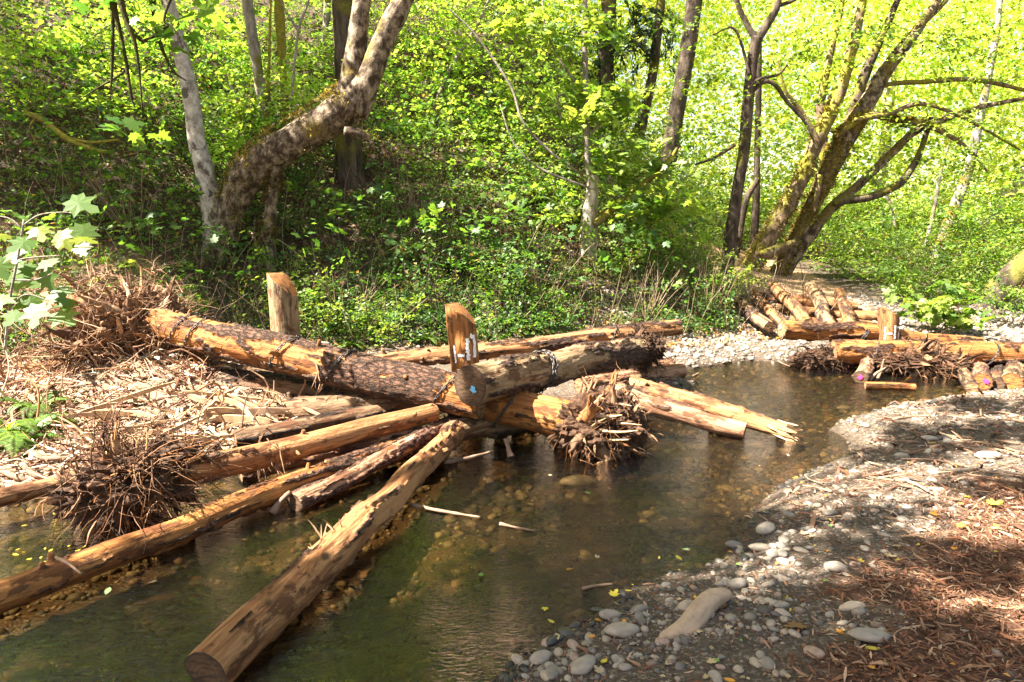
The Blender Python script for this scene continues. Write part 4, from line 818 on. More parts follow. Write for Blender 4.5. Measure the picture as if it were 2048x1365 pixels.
T2 = tree('maple_tree', 'big mossy maple with a thick horizontal trunk bending up into two stems', 'tree', B_MAPLE, [
    (11.2, [(432, 545, 56), (450, 480, 54), (464, 425, 54), (490, 362, 62), (535, 315, 68), (600, 276, 64), (660, 240, 66), (705, 208, 70), (735, 165, 52)]),
    (11.2, [(682, 238, 36), (696, 190, 46), (706, 140, 44), (715, 80, 38), (724, 0, 34), (738, -130, 28), (760, -330, 22), (800, -900, 10)]),
    (11.15, [(712, 228, 46), (732, 175, 46), (751, 120, 42), (770, 75, 40), (790, 35, 39), (812, -10, 35), (850, -120, 34), (900, -330, 20), (990, -900, 8)]),
    (11.15, [(555, 330, 28), (546, 380, 22), (541, 430, 24), (535, 480, 30), (540, 550, 28), (545, 620, 28)]),
    (11.0, [(690, 262, 20), (720, 268, 22), (742, 276, 12)])], moss=.30,
    crown=[(shade_over(100, 280, 12.8, 8.5), (1.5, 1.2, .6), 110), (shade_over(250, 250, 13.2, 8), (1.2, 1.2, .6), 80), (shade_over(330, 400, 11.4, 8.6), (1.1, .8, .5), 70), (shade_over(150, 420, 11, 8.8), (1.3, .9, .5), 80), (shade_over(480, 520, 10.6, 9), (1.2, .8, .4), 70), (shade_over(600, 500, 11.4, 9), (1.2, .8, .4), 60), (shade_over(760, 430, 13.2, 8.8), (1.4, .8, .4), 80), (shade_over(840, 480, 12.8, 9), (1.2, .7, .4), 60), (shade_over(1000, 520, 13, 9), (1.0, .6, .4), 40), (shade_over(1300, 560, 13.4, 9), (.8, .6, .4), 26), (shade_over(420, 640, 9.8, 9.4), (1.0, .5, .4), 36), (shade_over(230, 340, 12.2, 8.2), (1.0, 1.0, .5), 40), (shade_over(60, 440, 10.8, 9), (1.4, 1.2, .5), 60), (shade_over(300, 480, 10.6, 9), (1.2, 1.0, .5), 50), (shade_over(160, 230, 14, 8), (1.5, 1.2, .5), 60), (shade_over(0, 300, 12, 8), (1.2, 1.2, .5), 40), (shade_over(520, 560, 10.4, 9), (1.0, .8, .4), 40), (shade_over(720, 540, 11.6, 9), (1.2, 1, .4), 40), (shade_over(900, 560, 12, 9), (1.0, .8, .4), 26), (shade_over(430, 600, 10.2, 9), (.9, .9, .5), 30), (shade_over(650, 470, 12.5, 8.5), (1.5, 1.0, .5), 60), (shade_over(850, 430, 14, 9), (1.3, 1.0, .5), 50), (shade_over(790, 610, 11, 9.5), (1.2, .8, .4), 34)], leaf=.13)
moss_tufts(T2, [(11.2, [(435, 545, 62), (452, 480, 62), (462, 430, 66), (490, 360, 72), (535, 315, 78), (600, 275, 80), (660, 240, 82), (705, 205, 84)]), (11.2, [(555, 330, 34), (546, 380, 28), (541, 430, 30), (535, 480, 36), (540, 550, 34)])], 7000)
tree('conifer_tree', 'dark fissured trunk rising behind the bent maple', 'tree', B_DARK, [(13.6, [(712, 420, 70), (702, 370, 58), (698, 320, 54), (694, 200, 46), (690, 100, 40), (684, 0, 38), (680, -150, 34), (676, -400, 24), (668, -1000, 14)])], moss=.2, group=GT)
tree('alder_tree', 'slim pale trunk between the white alder and the bent maple', 'tree', B_GREY, [(13, [(542, 350, 20), (536, 290, 22), (526, 215, 22), (514, 130, 21), (503, 60, 21), (494, 0, 20), (486, -100, 17), (480, -300, 12), (466, -1000, 5)])], moss=.22, group=GT)
tree('alder_tree', 'slim yellow-mossy trunk just left of the bent maple', 'tree', B_MOSSY, [(13.2, [(574, 320, 15), (570, 220, 14), (566, 140, 14), (562, 70, 18), (558, 0, 18), (555, -120, 14), (552, -320, 10), (545, -900, 4)])], moss=.5, group=GT)
tree('sapling', 'thin mossy sapling standing between two slim trunks', 'sapling', B_MOSSY, [(12.8, [(530, 320, 9), (535, 220, 13), (534, 190, 13), (538, 120, 6), (541, 0, 5), (540, -100, 3)])], moss=.5, group=GT)
tree('sapling', 'thin bare sapling with pale forked stem left of the bent maple', 'sapling', B_GREY, [(12.2, [(583, 200, 5), (590, 120, 5), (598, 55, 5), (618, 0, 4), (630, -60, 3)]), (12.2, [(595, 60, 4), (570, 20, 3), (555, -20, 2)])], moss=.1, group=GT)
tree('snag', 'bleached broken snag with peeling bark in the centre of the slope', 'snag', B_SNAG, [(13.4, [(1172, 560, 40), (1176, 500, 34), (1178, 440, 32), (1184, 395, 27), (1186, 352, 20)])], moss=.12, amp=.16)
tree('maple_sapling', 'slender pale-stemmed maple sapling rising behind the bleached snag', 'sapling', B_GREY, [(13.7, [(1178, 400, 9), (1176, 340, 12), (1173, 250, 12), (1170, 120, 11), (1170, 0, 9), (1168, -120, 6)]), (13.6, [(1225, 372, 5), (1205, 300, 5), (1190, 240, 4), (1120, 190, 5), (1122, 240, 3)]), (13.6, [(1176, 190, 5), (1140, 150, 4), (1095, 70, 4), (1085, 0, 3)]), (13.5, [(1180, 270, 5), (1220, 220, 4), (1255, 160, 3)]), (13.4, [(1195, 365, 5), (1120, 320, 6), (1050, 250, 5), (1020, 170, 5), (950, 70, 4), (900, 20, 3)]), (13.3, [(1190, 380, 5), (1085, 340, 5), (1030, 290, 4), (1000, 210, 3)])], moss=.05,
    crown=[(1260, 330, 13.2, 110, 60, .8, 26), (1180, 220, 13.4, 90, 60, .8, 16), (1230, 200, 13.2, 80, 50, .7, 16), (1180, 420, 12.9, 150, 40, .7, 24), (1150, 60, 13.5, 100, 50, .7, 14), (1330, 400, 13.2, 90, 40, .7, 16), (1040, 60, 13.5, 80, 45, .7, 10)], leaf=.15, tone=.62, maple=True)
tree('conifer_tree', 'dark drooping conifer behind the snag', 'tree', B_DARK, [(20, [(1190, 420, 34), (1200, 330, 30), (1208, 200, 30), (1214, 100, 30), (1217, 0, 28), (1220, -160, 22), (1222, -400, 16), (1226, -900, 6)])], moss=.1, needles=True,
    crown=[(1190, 250, 19.8, 110, 90, 1.2, 60), (1230, 90, 19.8, 130, 80, 1.2, 60), (1150, 270, 19.5, 60, 50, .8, 24), (1290, 60, 19.8, 70, 60, .8, 24)], group=GT)
tree('alder_tree', 'dark mossy trunk left of the taller dark trunk, upper centre right', 'tree', B_DARK, [(20, [(1270, 320, 22), (1284, 245, 20), (1305, 150, 18), (1316, 60, 17), (1322, 0, 17), (1330, -150, 13), (1345, -600, 5)])], moss=.4, group=GT)
tree('conifer_tree', 'tall straight dark trunk leaning slightly right, upper centre right', 'tree', B_DARK, [(17.5, [(1335, 330, 34), (1350, 240, 30), (1367, 150, 30), (1380, 70, 30), (1388, 0, 30), (1400, -150, 26), (1420, -400, 18), (1465, -900, 8)])], moss=.05, group=GT)
tree('maple_tree', 'slim dark maple trunk forking into a wide Y near the top', 'tree', B_DARK, [(15, [(1445, 600, 26), (1455, 530, 26), (1462, 470, 26), (1475, 380, 22), (1488, 300, 22), (1496, 210, 22), (1504, 130, 21), (1514, 75, 22)]), (15, [(1514, 85, 14), (1492, 45, 11), (1473, 0, 10), (1455, -90, 8), (1440, -500, 4)]), (15, [(1512, 85, 16), (1540, 40, 15), (1556, 5, 13), (1575, -90, 9), (1620, -520, 4)]), (15, [(1556, 12, 8), (1590, 0, 6), (1620, -20, 4)]),
    (15, [(1494, 195, 9), (1525, 165, 9), (1550, 170, 9), (1575, 205, 8), (1610, 245, 6), (1635, 300, 4)]), (14.9, [(1494, 178, 7), (1520, 158, 6), (1555, 150, 5), (1575, 130, 4)]), (14.9, [(1500, 150, 6), (1470, 60, 5), (1425, 70, 3)]), (14.9, [(1470, 290, 8), (1430, 315, 6), (1390, 330, 4)])], moss=.2, amp=.07,
    crown=[(1420, 160, 14.8, 90, 70, .8, 14), (1430, 40, 15, 110, 60, .9, 12), (1580, 100, 15.2, 80, 60, .9, 10), (1400, 280, 14.6, 90, 50, .8, 16)], leaf=.12, tone=.6)
B12 = 16.0
T12 = tree('maple_tree', 'large leaning mossy maple with many spreading branches on the far bank', 'tree', B_MOSSY, [
    (B12, [(1462, 600, 40), (1490, 552, 38), (1520, 505, 35), (1563, 432, 33), (1600, 365, 29), (1638, 275, 27), (1676, 195, 23), (1704, 100, 19), (1725, 0, 15), (1745, -140, 11), (1790, -520, 5)]),
    (16.3, [(1545, 565, 30), (1570, 515, 26), (1604, 452, 27), (1634, 392, 31), (1660, 335, 38), (1692, 275, 40), (1732, 208, 34), (1780, 130, 26), (1838, 55, 18), (1900, -40, 11), (1960, -160, 8), (2080, -480, 4)], B_MAPLE, .4),
    (16.4, [(1572, 545, 22), (1612, 484, 20), (1660, 420, 21), (1720, 368, 18), (1788, 302, 16), (1832, 262, 14), (1900, 235, 12), (1965, 214, 10), (2060, 195, 7)], B_MAPLE, .3),
    (16.2, [(1668, 408, 9), (1690, 401, 17), (1742, 394, 16), (1800, 366, 15), (1834, 318, 12), (1852, 270, 10), (1862, 235, 8)], B_DARK, .4),
    (16.0, [(1672, 272, 13), (1735, 232, 13), (1800, 242, 12), (1855, 252, 11), (1915, 282, 9), (1955, 318, 6), (1975, 345, 4)]),
    (15.8, [(1710, 240, 9), (1780, 228, 10), (1840, 208, 9), (1910, 228, 8), (1985, 268, 6), (2040, 300, 4)]),
    (16.5, [(1700, 200, 9), (1775, 170, 9), (1850, 164, 9), (1950, 160, 9), (2055, 182, 7)]),
    (16.4, [(1695, 262, 24), (1728, 155, 18), (1768, 65, 14), (1806, -30, 10), (1830, -120, 6)], B_DARK, .3), (16.6, [(1652, 330, 22), (1640, 225, 17), (1658, 120, 13), (1682, 20, 9), (1690, -80, 6)]), (16.5, [(1720, 225, 14), (1790, 105, 12), (1880, 15, 9), (1930, -50, 6)]),
    (15.9, [(1640, 285, 10), (1600, 220, 10), (1570, 180, 7), (1555, 120, 5)]), (15.8, [(1522, 512, 22), (1555, 500, 20), (1590, 484, 11)]), (15.9, [(1640, 350, 12), (1634, 390, 11), (1628, 425, 6)])], moss=.42, amp=.12,
    crown=[(1600, 230, 15.6, 110, 70, .9, 16), (1700, 90, 15.8, 130, 80, 1.2, 44), (1850, 100, 16, 150, 70, 1.4, 40), (1900, 240, 15.6, 150, 60, 1.0, 34), (1780, 330, 16.5, 120, 60, .9, 20), (1980, 120, 16, 120, 70, 1.2, 26), (1950, 330, 15.6, 120, 40, .8, 22), (1560, 330, 15.6, 70, 60, .7, 6), (1660, -60, 16, 200, 70, 1.6, 40), (1870, -60, 16, 200, 60, 1.6, 30)], leaf=.12, tone=.72)
moss_tufts(T12, [(B12, [(1462, 600, 40), (1490, 552, 38), (1520, 505, 35), (1563, 432, 33), (1600, 365, 29), (1638, 275, 27), (1676, 195, 23)]), (16.3, [(1545, 565, 30), (1570, 515, 26), (1604, 452, 27), (1634, 392, 31), (1660, 335, 38), (1692, 275, 40), (1732, 208, 34)]), (16.0, [(1672, 272, 13), (1735, 232, 13), (1800, 242, 12), (1855, 252, 11), (1915, 282, 9)])], 3500, (.05, .14), ((.22, .17, .04), (.30, .25, .05), (.12, .085, .025)))
up_ = thing('alder_tree', 'tall alder crown over the slope, rooted up the hill behind the thicket', 'tree', P(640, 330, 17))
b = MB(); stem_mesh(b, 17, [(640, 380, 16), (645, 200, 16), (655, 0, 14), (665, -300, 12), (675, -700, 6)], moss=.2, origin=(0, 0, 0)); b.build('trunk', B_GREY, up_, P(640, 330, 17)); b = MB()
for px, py, Y, R_, n in [(420, -330, 15, 1.5, 50), (640, -250, 17, 1.6, 60), (560, -560, 16, 1.7, 60), (800, -420, 17, 1.7, 60), (900, -180, 19, 1.6, 60), (1010, -480, 18, 1.8, 60), (250, -420, 14, 1.4, 40), (1130, -200, 19, 1.5, 50), (740, -120, 17, 1.8, 110), (1000, -110, 20, 1.9, 110), (880, -330, 18, 2.0, 130), (700, -620, 17, 1.9, 100), (960, -700, 17, 1.9, 100), (820, -520, 19, 2.2, 130)]:
    spray_set(b, rand_unit(n) * (rng.uniform(0, 1, (n, 1)) ** .45) * [R_, R_, R_ * .6] + P(px, py, Y), rng.uniform(.3, .5, n), 16, .13, tone=.6, tilt=.3)
b.build('crown', LEAF, up_, P(640, 330, 17), smooth=False)
GR = 'trees on the right of the valley'
tree('alder_tree', 'slanting pale spotted trunk on the right behind the upstream post', 'tree', B_ALDER, [(20, [(1835, 640, 24), (1858, 570, 20), (1885, 480, 20), (1915, 400, 20), (1938, 335, 18), (1962, 225, 15), (1985, 110, 12), (2000, 0, 10), (2040, -500, 5)])], moss=.3, group=GR, crown=[(1960, 60, 20, 130, 60, 1.2, 30)], leaf=.13, tone=.65)
tree('sapling', 'thin curved sapling left of the slanting pale trunk', 'sapling', B_GREY, [(19, [(1822, 610, 9), (1835, 540, 9), (1852, 490, 9), (1870, 410, 8), (1880, 350, 7), (1900, 280, 5)])], moss=.3, group=GR)
tree('alder_tree', 'sun-bleached thick trunk glowing in the centre of the right valley', 'tree', B_ALDER, [(26, [(1700, 520, 34), (1718, 470, 30), (1745, 405, 28), (1765, 330, 22), (1775, 240, 18), (1790, 100, 14)])], moss=.0, group=GR)
tree('alder_tree', 'dark mossy trunk leaning steeply at the right edge', 'tree', B_DARK, [(14.2, [(1935, 665, 44), (1965, 620, 46), (2000, 580, 48), (2050, 532, 50), (2130, 465, 48), (2260, 350, 40), (2400, 200, 24)])], moss=.25, group=GR, crown=[(2250, 120, 14, 200, 120, 1.6, 40)], leaf=.12)
tree('alder_tree', 'pale sunlit trunk leaning right at the right edge', 'tree', B_ALDER, [(24, [(1955, 470, 28), (1985, 420, 26), (2015, 385, 26), (2050, 345, 26), (2120, 250, 20)])], moss=.1, group=GR)
tree('alder_tree', 'thin dark trunk just right of the forked dark maple', 'tree', B_DARK, [(18.5, [(1490, 560, 14), (1503, 510, 14), (1511, 440, 15), (1514, 330, 12), (1517, 200, 11), (1520, 60, 8)])], moss=.15, group=GR)
tree('alder_tree', 'crooked thin dark trunk bending behind the forked dark maple', 'tree', B_DARK, [(17, [(1462, 560, 14), (1474, 500, 14), (1484, 440, 13), (1495, 395, 12), (1516, 358, 11)])], moss=.15, group=GR)
tree('moss_log', 'mossy fallen branch slanting down the slope right of the snag', 'branch', B_MOSSY, [(13.2, [(1190, 450, 14), (1225, 420, 15), (1275, 380, 13), (1330, 330, 10), (1360, 290, 6)])], moss=.6)
tree('mossy_branch', 'yellow mossy dead branch sagging across the slope at far left', 'branch', B_MOSSY, [(11, [(45, 225, 10), (85, 240, 11), (130, 275, 12), (190, 300, 9), (225, 305, 6)]), (11, [(70, 238, 6), (60, 260, 4), (75, 290, 3)]), (11, [(130, 275, 7), (180, 285, 6), (240, 280, 4)])], moss=.6)

# understory vine maples: arching stems with level sprays
GV = 'vine maples on the slope'
VM = [('vine maple spreading pale green sprays at the upper left corner', 12.8, [(60, 330, 8), (90, 220, 8), (150, 110, 7), (230, 40, 5)], [(110, 90, 12.6, 130, 80, 1, 60), (230, 180, 12.2, 110, 50, .8, 34), (40, 180, 12.2, 70, 60, .8, 20)]),
    ('vine maple with sunlit sprays between upper left corner and white alder', 13.5, [(290, 360, 8), (300, 240, 8), (270, 130, 7), (240, 30, 5)], [(260, 60, 13.4, 110, 70, 1, 50), (460, 120, 13.8, 110, 70, 1, 40), (430, 40, 13.4, 60, 50, .8, 20)]),
    ('vine maple right of the white alder under the bent maple', 12.2, [(470, 300, 7), (480, 220, 7), (450, 150, 6)], [(470, 230, 12.3, 70, 50, .6, 26), (600, 190, 12.6, 60, 70, .6, 26), (470, 310, 12, 50, 40, .5, 16)]),
    ('tall vine maple glowing yellow-green right of the bent maple', 16, [(860, 420, 8), (850, 300, 8), (890, 160, 7), (960, 40, 6), (1000, -60, 4)], [(870, 130, 16, 110, 100, 1.2, 70), (960, 250, 16, 120, 80, 1.2, 70), (820, 270, 15.5, 80, 70, 1, 44), (900, 30, 16, 110, 60, 1.2, 44), (1040, 160, 16.5, 80, 80, 1, 40)]),
    ('broad vine maple filling the bright centre of the slope', 15, [(1000, 470, 7), (990, 400, 7), (960, 330, 6), (900, 290, 4)], [(950, 370, 15, 140, 60, 1.1, 70), (1070, 380, 14.6, 90, 50, .8, 34), (860, 370, 14.5, 70, 50, .8, 26), (1000, 300, 15.4, 120, 50, .9, 40)]),
    ('vine maple hanging over the slope right of the snag', 14.5, [(1390, 520, 7), (1380, 440, 7), (1350, 370, 6), (1310, 330, 4)], [(1360, 400, 14.4, 90, 50, .8, 34), (1290, 460, 13.6, 80, 40, .6, 26), (1400, 480, 14, 60, 50, .6, 22)]),
    ('leafy vine maple with pale sprays in the right-hand valley', 21, [(1800, 560, 7), (1790, 450, 7), (1770, 380, 6)], [(1800, 420, 21, 110, 70, 1.5, 50), (1900, 470, 21.5, 110, 60, 1.5, 44), (1720, 440, 22, 80, 60, 1.5, 34), (2000, 420, 19, 110, 80, 1.3, 60)])]
LEAF_GAIN[0] = 1.75  # vine maple leaf colour lifted to paint in the sun's brightness
for lb, Y, st, cr in VM: tree('vine_maple', lb, 'tree', B_GREY, [(Y, st)], moss=.2, crown=cr, leaf=.115, tone=.62, group=GV)

LEAF_GAIN[0] = 1.0
# big maple rooted left of the picture: its crown hangs over the creek and dapples it
o = np.array([-7.0, .2, .3]); root = thing('maple_tree', 'overhanging maple at the left whose dark mossy branches droop in at the top left corner', 'tree', o)
b = MB(); tp = spline([(-7.0, .2, -.2), (-7.0, .25, 2), (-6.8, .5, 4.2), (-6.5, 1.0, 6.0), (-6.2, 1.6, 7.6)], 40); v, f, nn = tube(tp, np.linspace(.30, .13, 40), 18); v += nn * (.05 * fbm(v * 3, 3))[:, None]; b.add(v, f, (.3, 0, 0, 1)); b.build('trunk', B_MAPLE, root, o)
CANOPY = [(1480, 1235, .1, 8.4, .45), (1640, 1190, .2, 8.7, .4), (1440, 1075, .05, 8.5, .35), (1720, 1085, .2, 8.9, .36), (1790, 890, .2, 9.2, .4), (1900, 1310, .3, 8.7, .4), (1290, 1340, .1, 8.6, .5), (1560, 1040, .1, 8.8, .3), (1950, 800, .2, 9, .5), (1100, 1250, 0, 8.5, .5),
    (1150, 1010, .0, 8.2, .5), (1000, 1150, 0, 8.6, .55), (1350, 1060, 0, 8.8, .45), (880, 1250, 0, 8.4, .6), (640, 1320, 0, 8.8, .45), (1180, 1330, .1, 8.4, .5), (1400, 1300, .2, 8.8, .5), (1620, 1290, .25, 8.6, .45), (1740, 1010, .2, 8.7, .3), (1920, 1090, .3, 8.4, .36), (1850, 1240, .3, 8.8, .42), (2020, 1310, .3, 8.5, .45),
    (2000, 960, .25, 8.9, .36), (1760, 1350, .3, 8.3, .45), (1850, 860, .2, 9.2, .5), (2010, 860, .2, 9, .45), (90, 1060, 0, 9.2, .3), (300, 1300, 0, 8.8, .5), (130, 1330, 0, 8.8, .6), (430, 1190, 0, 9.2, .3), (230, 1230, 0, 8.8, .5), (480, 1130, 0, 9.2, .35), (560, 1240, 0, 8.8, .4), (800, 1350, 0, 8.2, .55), (1250, 960, .0, 9, .35), (1230, 1130, 0, 8.7, .5), (1060, 920, .0, 8.6, .3)]
lb_ = MB(); tb = MB()
for k, (px, py, z0, t, R) in enumerate(CANOPY):
    c = G(px, py, z0) + SUN * t; s0 = tp[18 + (k * 7) % 21]; mid = (s0 + c) / 2 + [0, 0, .35] + rng.normal(0, .2, 3)
    v, f, _ = tube(spline([s0, mid, c], 16), np.linspace(.05, .012, 16), 6, False); tb.add(v, f, (.4, 0, 0, 1)); n = int(46 * (R / .5) ** 2)
    u = rand_unit(n) * (rng.uniform(0, 1, (n, 1)) ** .4) * np.array([R, R, .35]) + c; spray_set(lb_, u, .17, 12, .12, tone=.5, tilt=.3)
v, f, _ = tube(spline([tp[28], (-5.6, 3.4, 6.6), P(120, -420, 5.6), P(170, -230, 6.0)], 24), np.linspace(.09, .03, 24), 8, False); tb.add(v, f, (.4, 0, 0, 1))
tb.build('limb', B_MAPLE, root, o); lb_.build('crown', LEAF, root, o, smooth=False)
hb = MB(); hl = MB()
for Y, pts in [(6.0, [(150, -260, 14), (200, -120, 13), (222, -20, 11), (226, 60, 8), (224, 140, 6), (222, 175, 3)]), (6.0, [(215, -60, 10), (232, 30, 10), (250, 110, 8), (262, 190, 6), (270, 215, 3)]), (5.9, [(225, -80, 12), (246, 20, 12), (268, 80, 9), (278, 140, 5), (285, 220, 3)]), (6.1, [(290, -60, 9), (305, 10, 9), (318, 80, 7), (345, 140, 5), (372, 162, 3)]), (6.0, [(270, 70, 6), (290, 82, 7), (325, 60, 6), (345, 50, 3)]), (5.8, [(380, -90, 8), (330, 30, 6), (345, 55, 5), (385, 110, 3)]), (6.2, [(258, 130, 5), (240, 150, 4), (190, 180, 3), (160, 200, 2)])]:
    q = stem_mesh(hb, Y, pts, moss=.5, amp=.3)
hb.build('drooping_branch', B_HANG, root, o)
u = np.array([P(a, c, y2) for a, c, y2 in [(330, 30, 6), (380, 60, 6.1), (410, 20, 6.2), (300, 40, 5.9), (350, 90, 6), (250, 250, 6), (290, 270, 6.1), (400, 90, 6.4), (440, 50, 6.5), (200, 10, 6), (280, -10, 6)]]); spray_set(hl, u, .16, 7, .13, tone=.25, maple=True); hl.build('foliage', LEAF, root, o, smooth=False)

# maple seedling with large lobed leaves at the left
o = P(20, 720, 5.0); o[2] = gz(o[0], o[1]); root = thing('maple_sapling', 'young bigleaf maple with large lobed leaves at the left edge', 'sapling', o)
b = MB(); lf = MB(); tips = []
for pts in [[(10, 700, 6), (20, 600, 5), (35, 520, 5), (48, 440, 4)], [(35, 520, 4), (70, 515, 3), (120, 512, 3)], [(48, 450, 4), (80, 430, 3), (130, 425, 2), (155, 430, 2)], [(15, 620, 4), (50, 590, 3), (95, 600, 2)], [(46, 460, 4), (20, 438, 3), (-20, 430, 2)], [(25, 560, 4), (70, 560, 3), (110, 545, 2)]]:
    stem_mesh(b, 5.0, pts, moss=0, amp=.02); tips.append(pts)
b.build('stem', B_GREY, root, o)
LP_ = [(140, 400, 60, 2), (165, 450, 52, 2), (75, 455, 44, 3), (60, 480, 50, 1), (110, 480, 55, 3), (150, 475, 50, 3), (125, 462, 45, 3), (20, 555, 60, 2), (85, 545, 52, 1), (60, 590, 55, 1), (110, 580, 52, 1), (75, 610, 55, 1), (115, 625, 56, 2), (50, 530, 45, 1), (30, 500, 45, 1), (10, 590, 55, 2), (-10, 520, 50, 2), (95, 520, 45, 1), (40, 625, 45, 1), (130, 600, 40, 1), (15, 470, 40, 3), (160, 490, 38, 3)]
cs = np.array([P(a, c, 5.0 + rng.uniform(-.15, .15)) for a, c, _, _ in LP_]); sz = np.array([q[2] for q in LP_]) / FPX * 5.0 * 1.0
nr = np.array([0.1, -.55, .8]) + rng.normal(0, .3, (len(cs), 3)); nr /= np.linalg.norm(nr, axis=1)[:, None]; tt = np.array([.35, -.3, -.6]) + rng.normal(0, .35, (len(cs), 3)); tt -= nr * (tt * nr).sum(1)[:, None]; tt /= np.linalg.norm(tt, axis=1)[:, None]
pal = np.array([(.05, .11, .015), (.07, .14, .02), (.11, .19, .05), (.16, .20, .015)]); palm_leaves(lf, cs, nr, sz, pal[[q[3] for q in LP_]], tt)
lf.build('foliage', LEAF, root, o, smooth=False)

# ------------------------------------------------------------------ stones, chips, sticks and fallen leaves
def rot_z(a):
    c, s = np.cos(a), np.sin(a); R = np.zeros((len(a), 3, 3)); R[:, 0, 0] = c; R[:, 0, 1] = -s; R[:, 1, 0] = s; R[:, 1, 1] = c; R[:, 2, 2] = 1; return R
STONES = .80 * np.array([(.30, .25, .20), (.22, .19, .16), (.36, .30, .235), (.18, .155, .135), (.33, .25, .19), (.13, .115, .10), (.25, .175, .135), (.38, .33, .27)])
IV, IF = ico(2); IV1, IF1 = ico(1)
def pebbles(b, x, y, z, r, col, lod=1):
    V, F = (IV1, IF1) if lod == 1 else (IV, IF); n = len(x); vars_ = [V * (1 + .28 * fbm(V * 1.3 + 9 * k, 2))[:, None] for k in range(8)]; vars_ = np.array(vars_)[rng.integers(8, size=n)]
    sc = np.stack([r * rng.uniform(.8, 1.5, n), r * rng.uniform(.7, 1.1, n), r * rng.uniform(.4, .75, n)], 1); v = vars_ * sc[:, None]
    ti = rng.normal(0, .25, n); c, s = np.cos(ti)[:, None], np.sin(ti)[:, None]; v = np.stack([v[..., 0], v[..., 1] * c - v[..., 2] * s, v[..., 1] * s + v[..., 2] * c], -1)
    v = np.einsum('nij,nkj->nki', rot_z(rng.uniform(0, 6.28, n)), v) + np.stack([x, y, z + sc[:, 2] * .35], 1)[:, None]
    f = (np.arange(n)[:, None, None] * len(V) + F[None]).reshape(-1, 3); b.add(v.reshape(-1, 3), f, np.repeat(col, len(V), 0))
def scatter(n, x0, x1, y0, y1, smin, smax, hillmax=.25):
    x = rng.uniform(x0, x1, n); y = rng.uniform(y0, y1, n); s = sdf(x, y); k = (s > smin) & (s < smax) & (hill(x, y) < hillmax); return x[k], y[k], s[k]
b = MB()
x, y, s = scatter(30000, -.5, 4.2, 2.0, 5.4, -.12, 3.2); mm = mulch_mask(x, y); cl = fbm(np.stack([x, y, 0 * x], 1) * 1.7, 3); k = rng.uniform(0, 1, len(x)) < (1 - .93 * mm) * np.clip(.30 + cl * .8 - .05 * s, .05, 1); x, y, s = x[k], y[k], s[k]
r = np.clip(np.exp(rng.normal(-4.75, .55, len(x))), .004, .03); pebbles(b, x, y, ground(x, y) - r * .12, r, STONES[rng.integers(len(STONES), size=len(x))] * rng.uniform(.65, 1.15, (len(x), 1)) * np.where(s < .17, .34, 1)[:, None])
x, y, s = scatter(9000, 1.0, 8.5, 5.4, 9.6, -.1, 4); k = rng.uniform(0, 1, len(x)) < .42 + .5 * fbm(np.stack([x, y, 0 * x], 1) * 1.5, 2); x, y, s = x[k], y[k], s[k]; r = np.clip(np.exp(rng.normal(-4.1, .5, len(x))), .008, .05); pebbles(b, x, y, ground(x, y) - r * .1, r, STONES[rng.integers(len(STONES), size=len(x))] * rng.uniform(.7, 1.2, (len(x), 1)) * np.where(s < .08, .45, 1)[:, None])
x, y, s = scatter(11000, 1.5, 11, 9, 15, -.05, 5, .9); k = (sdf(x, y, DIRT) > -.2) | (y < 12.6); x, y, s = x[k], y[k], s[k]; r = np.clip(np.exp(rng.normal(-3.65, .45, len(x))), .012, .07); pebbles(b, x, y, ground(x, y) - r * .1, r, STONES[rng.integers(len(STONES), size=len(x))] * rng.uniform(.8, 1.25, (len(x), 1)))
x, y, s = scatter(3000, -7, -1, 4.5, 9, -.05, 3); r = np.clip(np.exp(rng.normal(-4.3, .5, len(x))), .006, .04); pebbles(b, x, y, ground(x, y) - r * .1, r, STONES[rng.integers(len(STONES), size=len(x))] * .8)
tag(b.build('gravel', STONE), 'small rounded gravel on the dark soil of the stream banks', 'gravel', kind='stuff')
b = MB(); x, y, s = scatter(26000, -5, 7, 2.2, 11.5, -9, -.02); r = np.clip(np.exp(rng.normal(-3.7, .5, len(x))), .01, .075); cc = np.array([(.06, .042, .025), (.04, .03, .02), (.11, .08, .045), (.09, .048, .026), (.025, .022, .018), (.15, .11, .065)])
z = ground(x, y); r = np.minimum(r, np.maximum(.01, -z * .8 - .004)); pebbles(b, x, y, z - r * .2, r, cc[rng.integers(6, size=len(x))] * rng.uniform(.6, 1.3, (len(x), 1)) * (2.0 - 1.25 * sstep(-.15, -.9, s))[:, None]); tag(b.build('stream_bed_gravel', STONE), 'brown stones on the bed under the shallow water', 'gravel', kind='stuff')

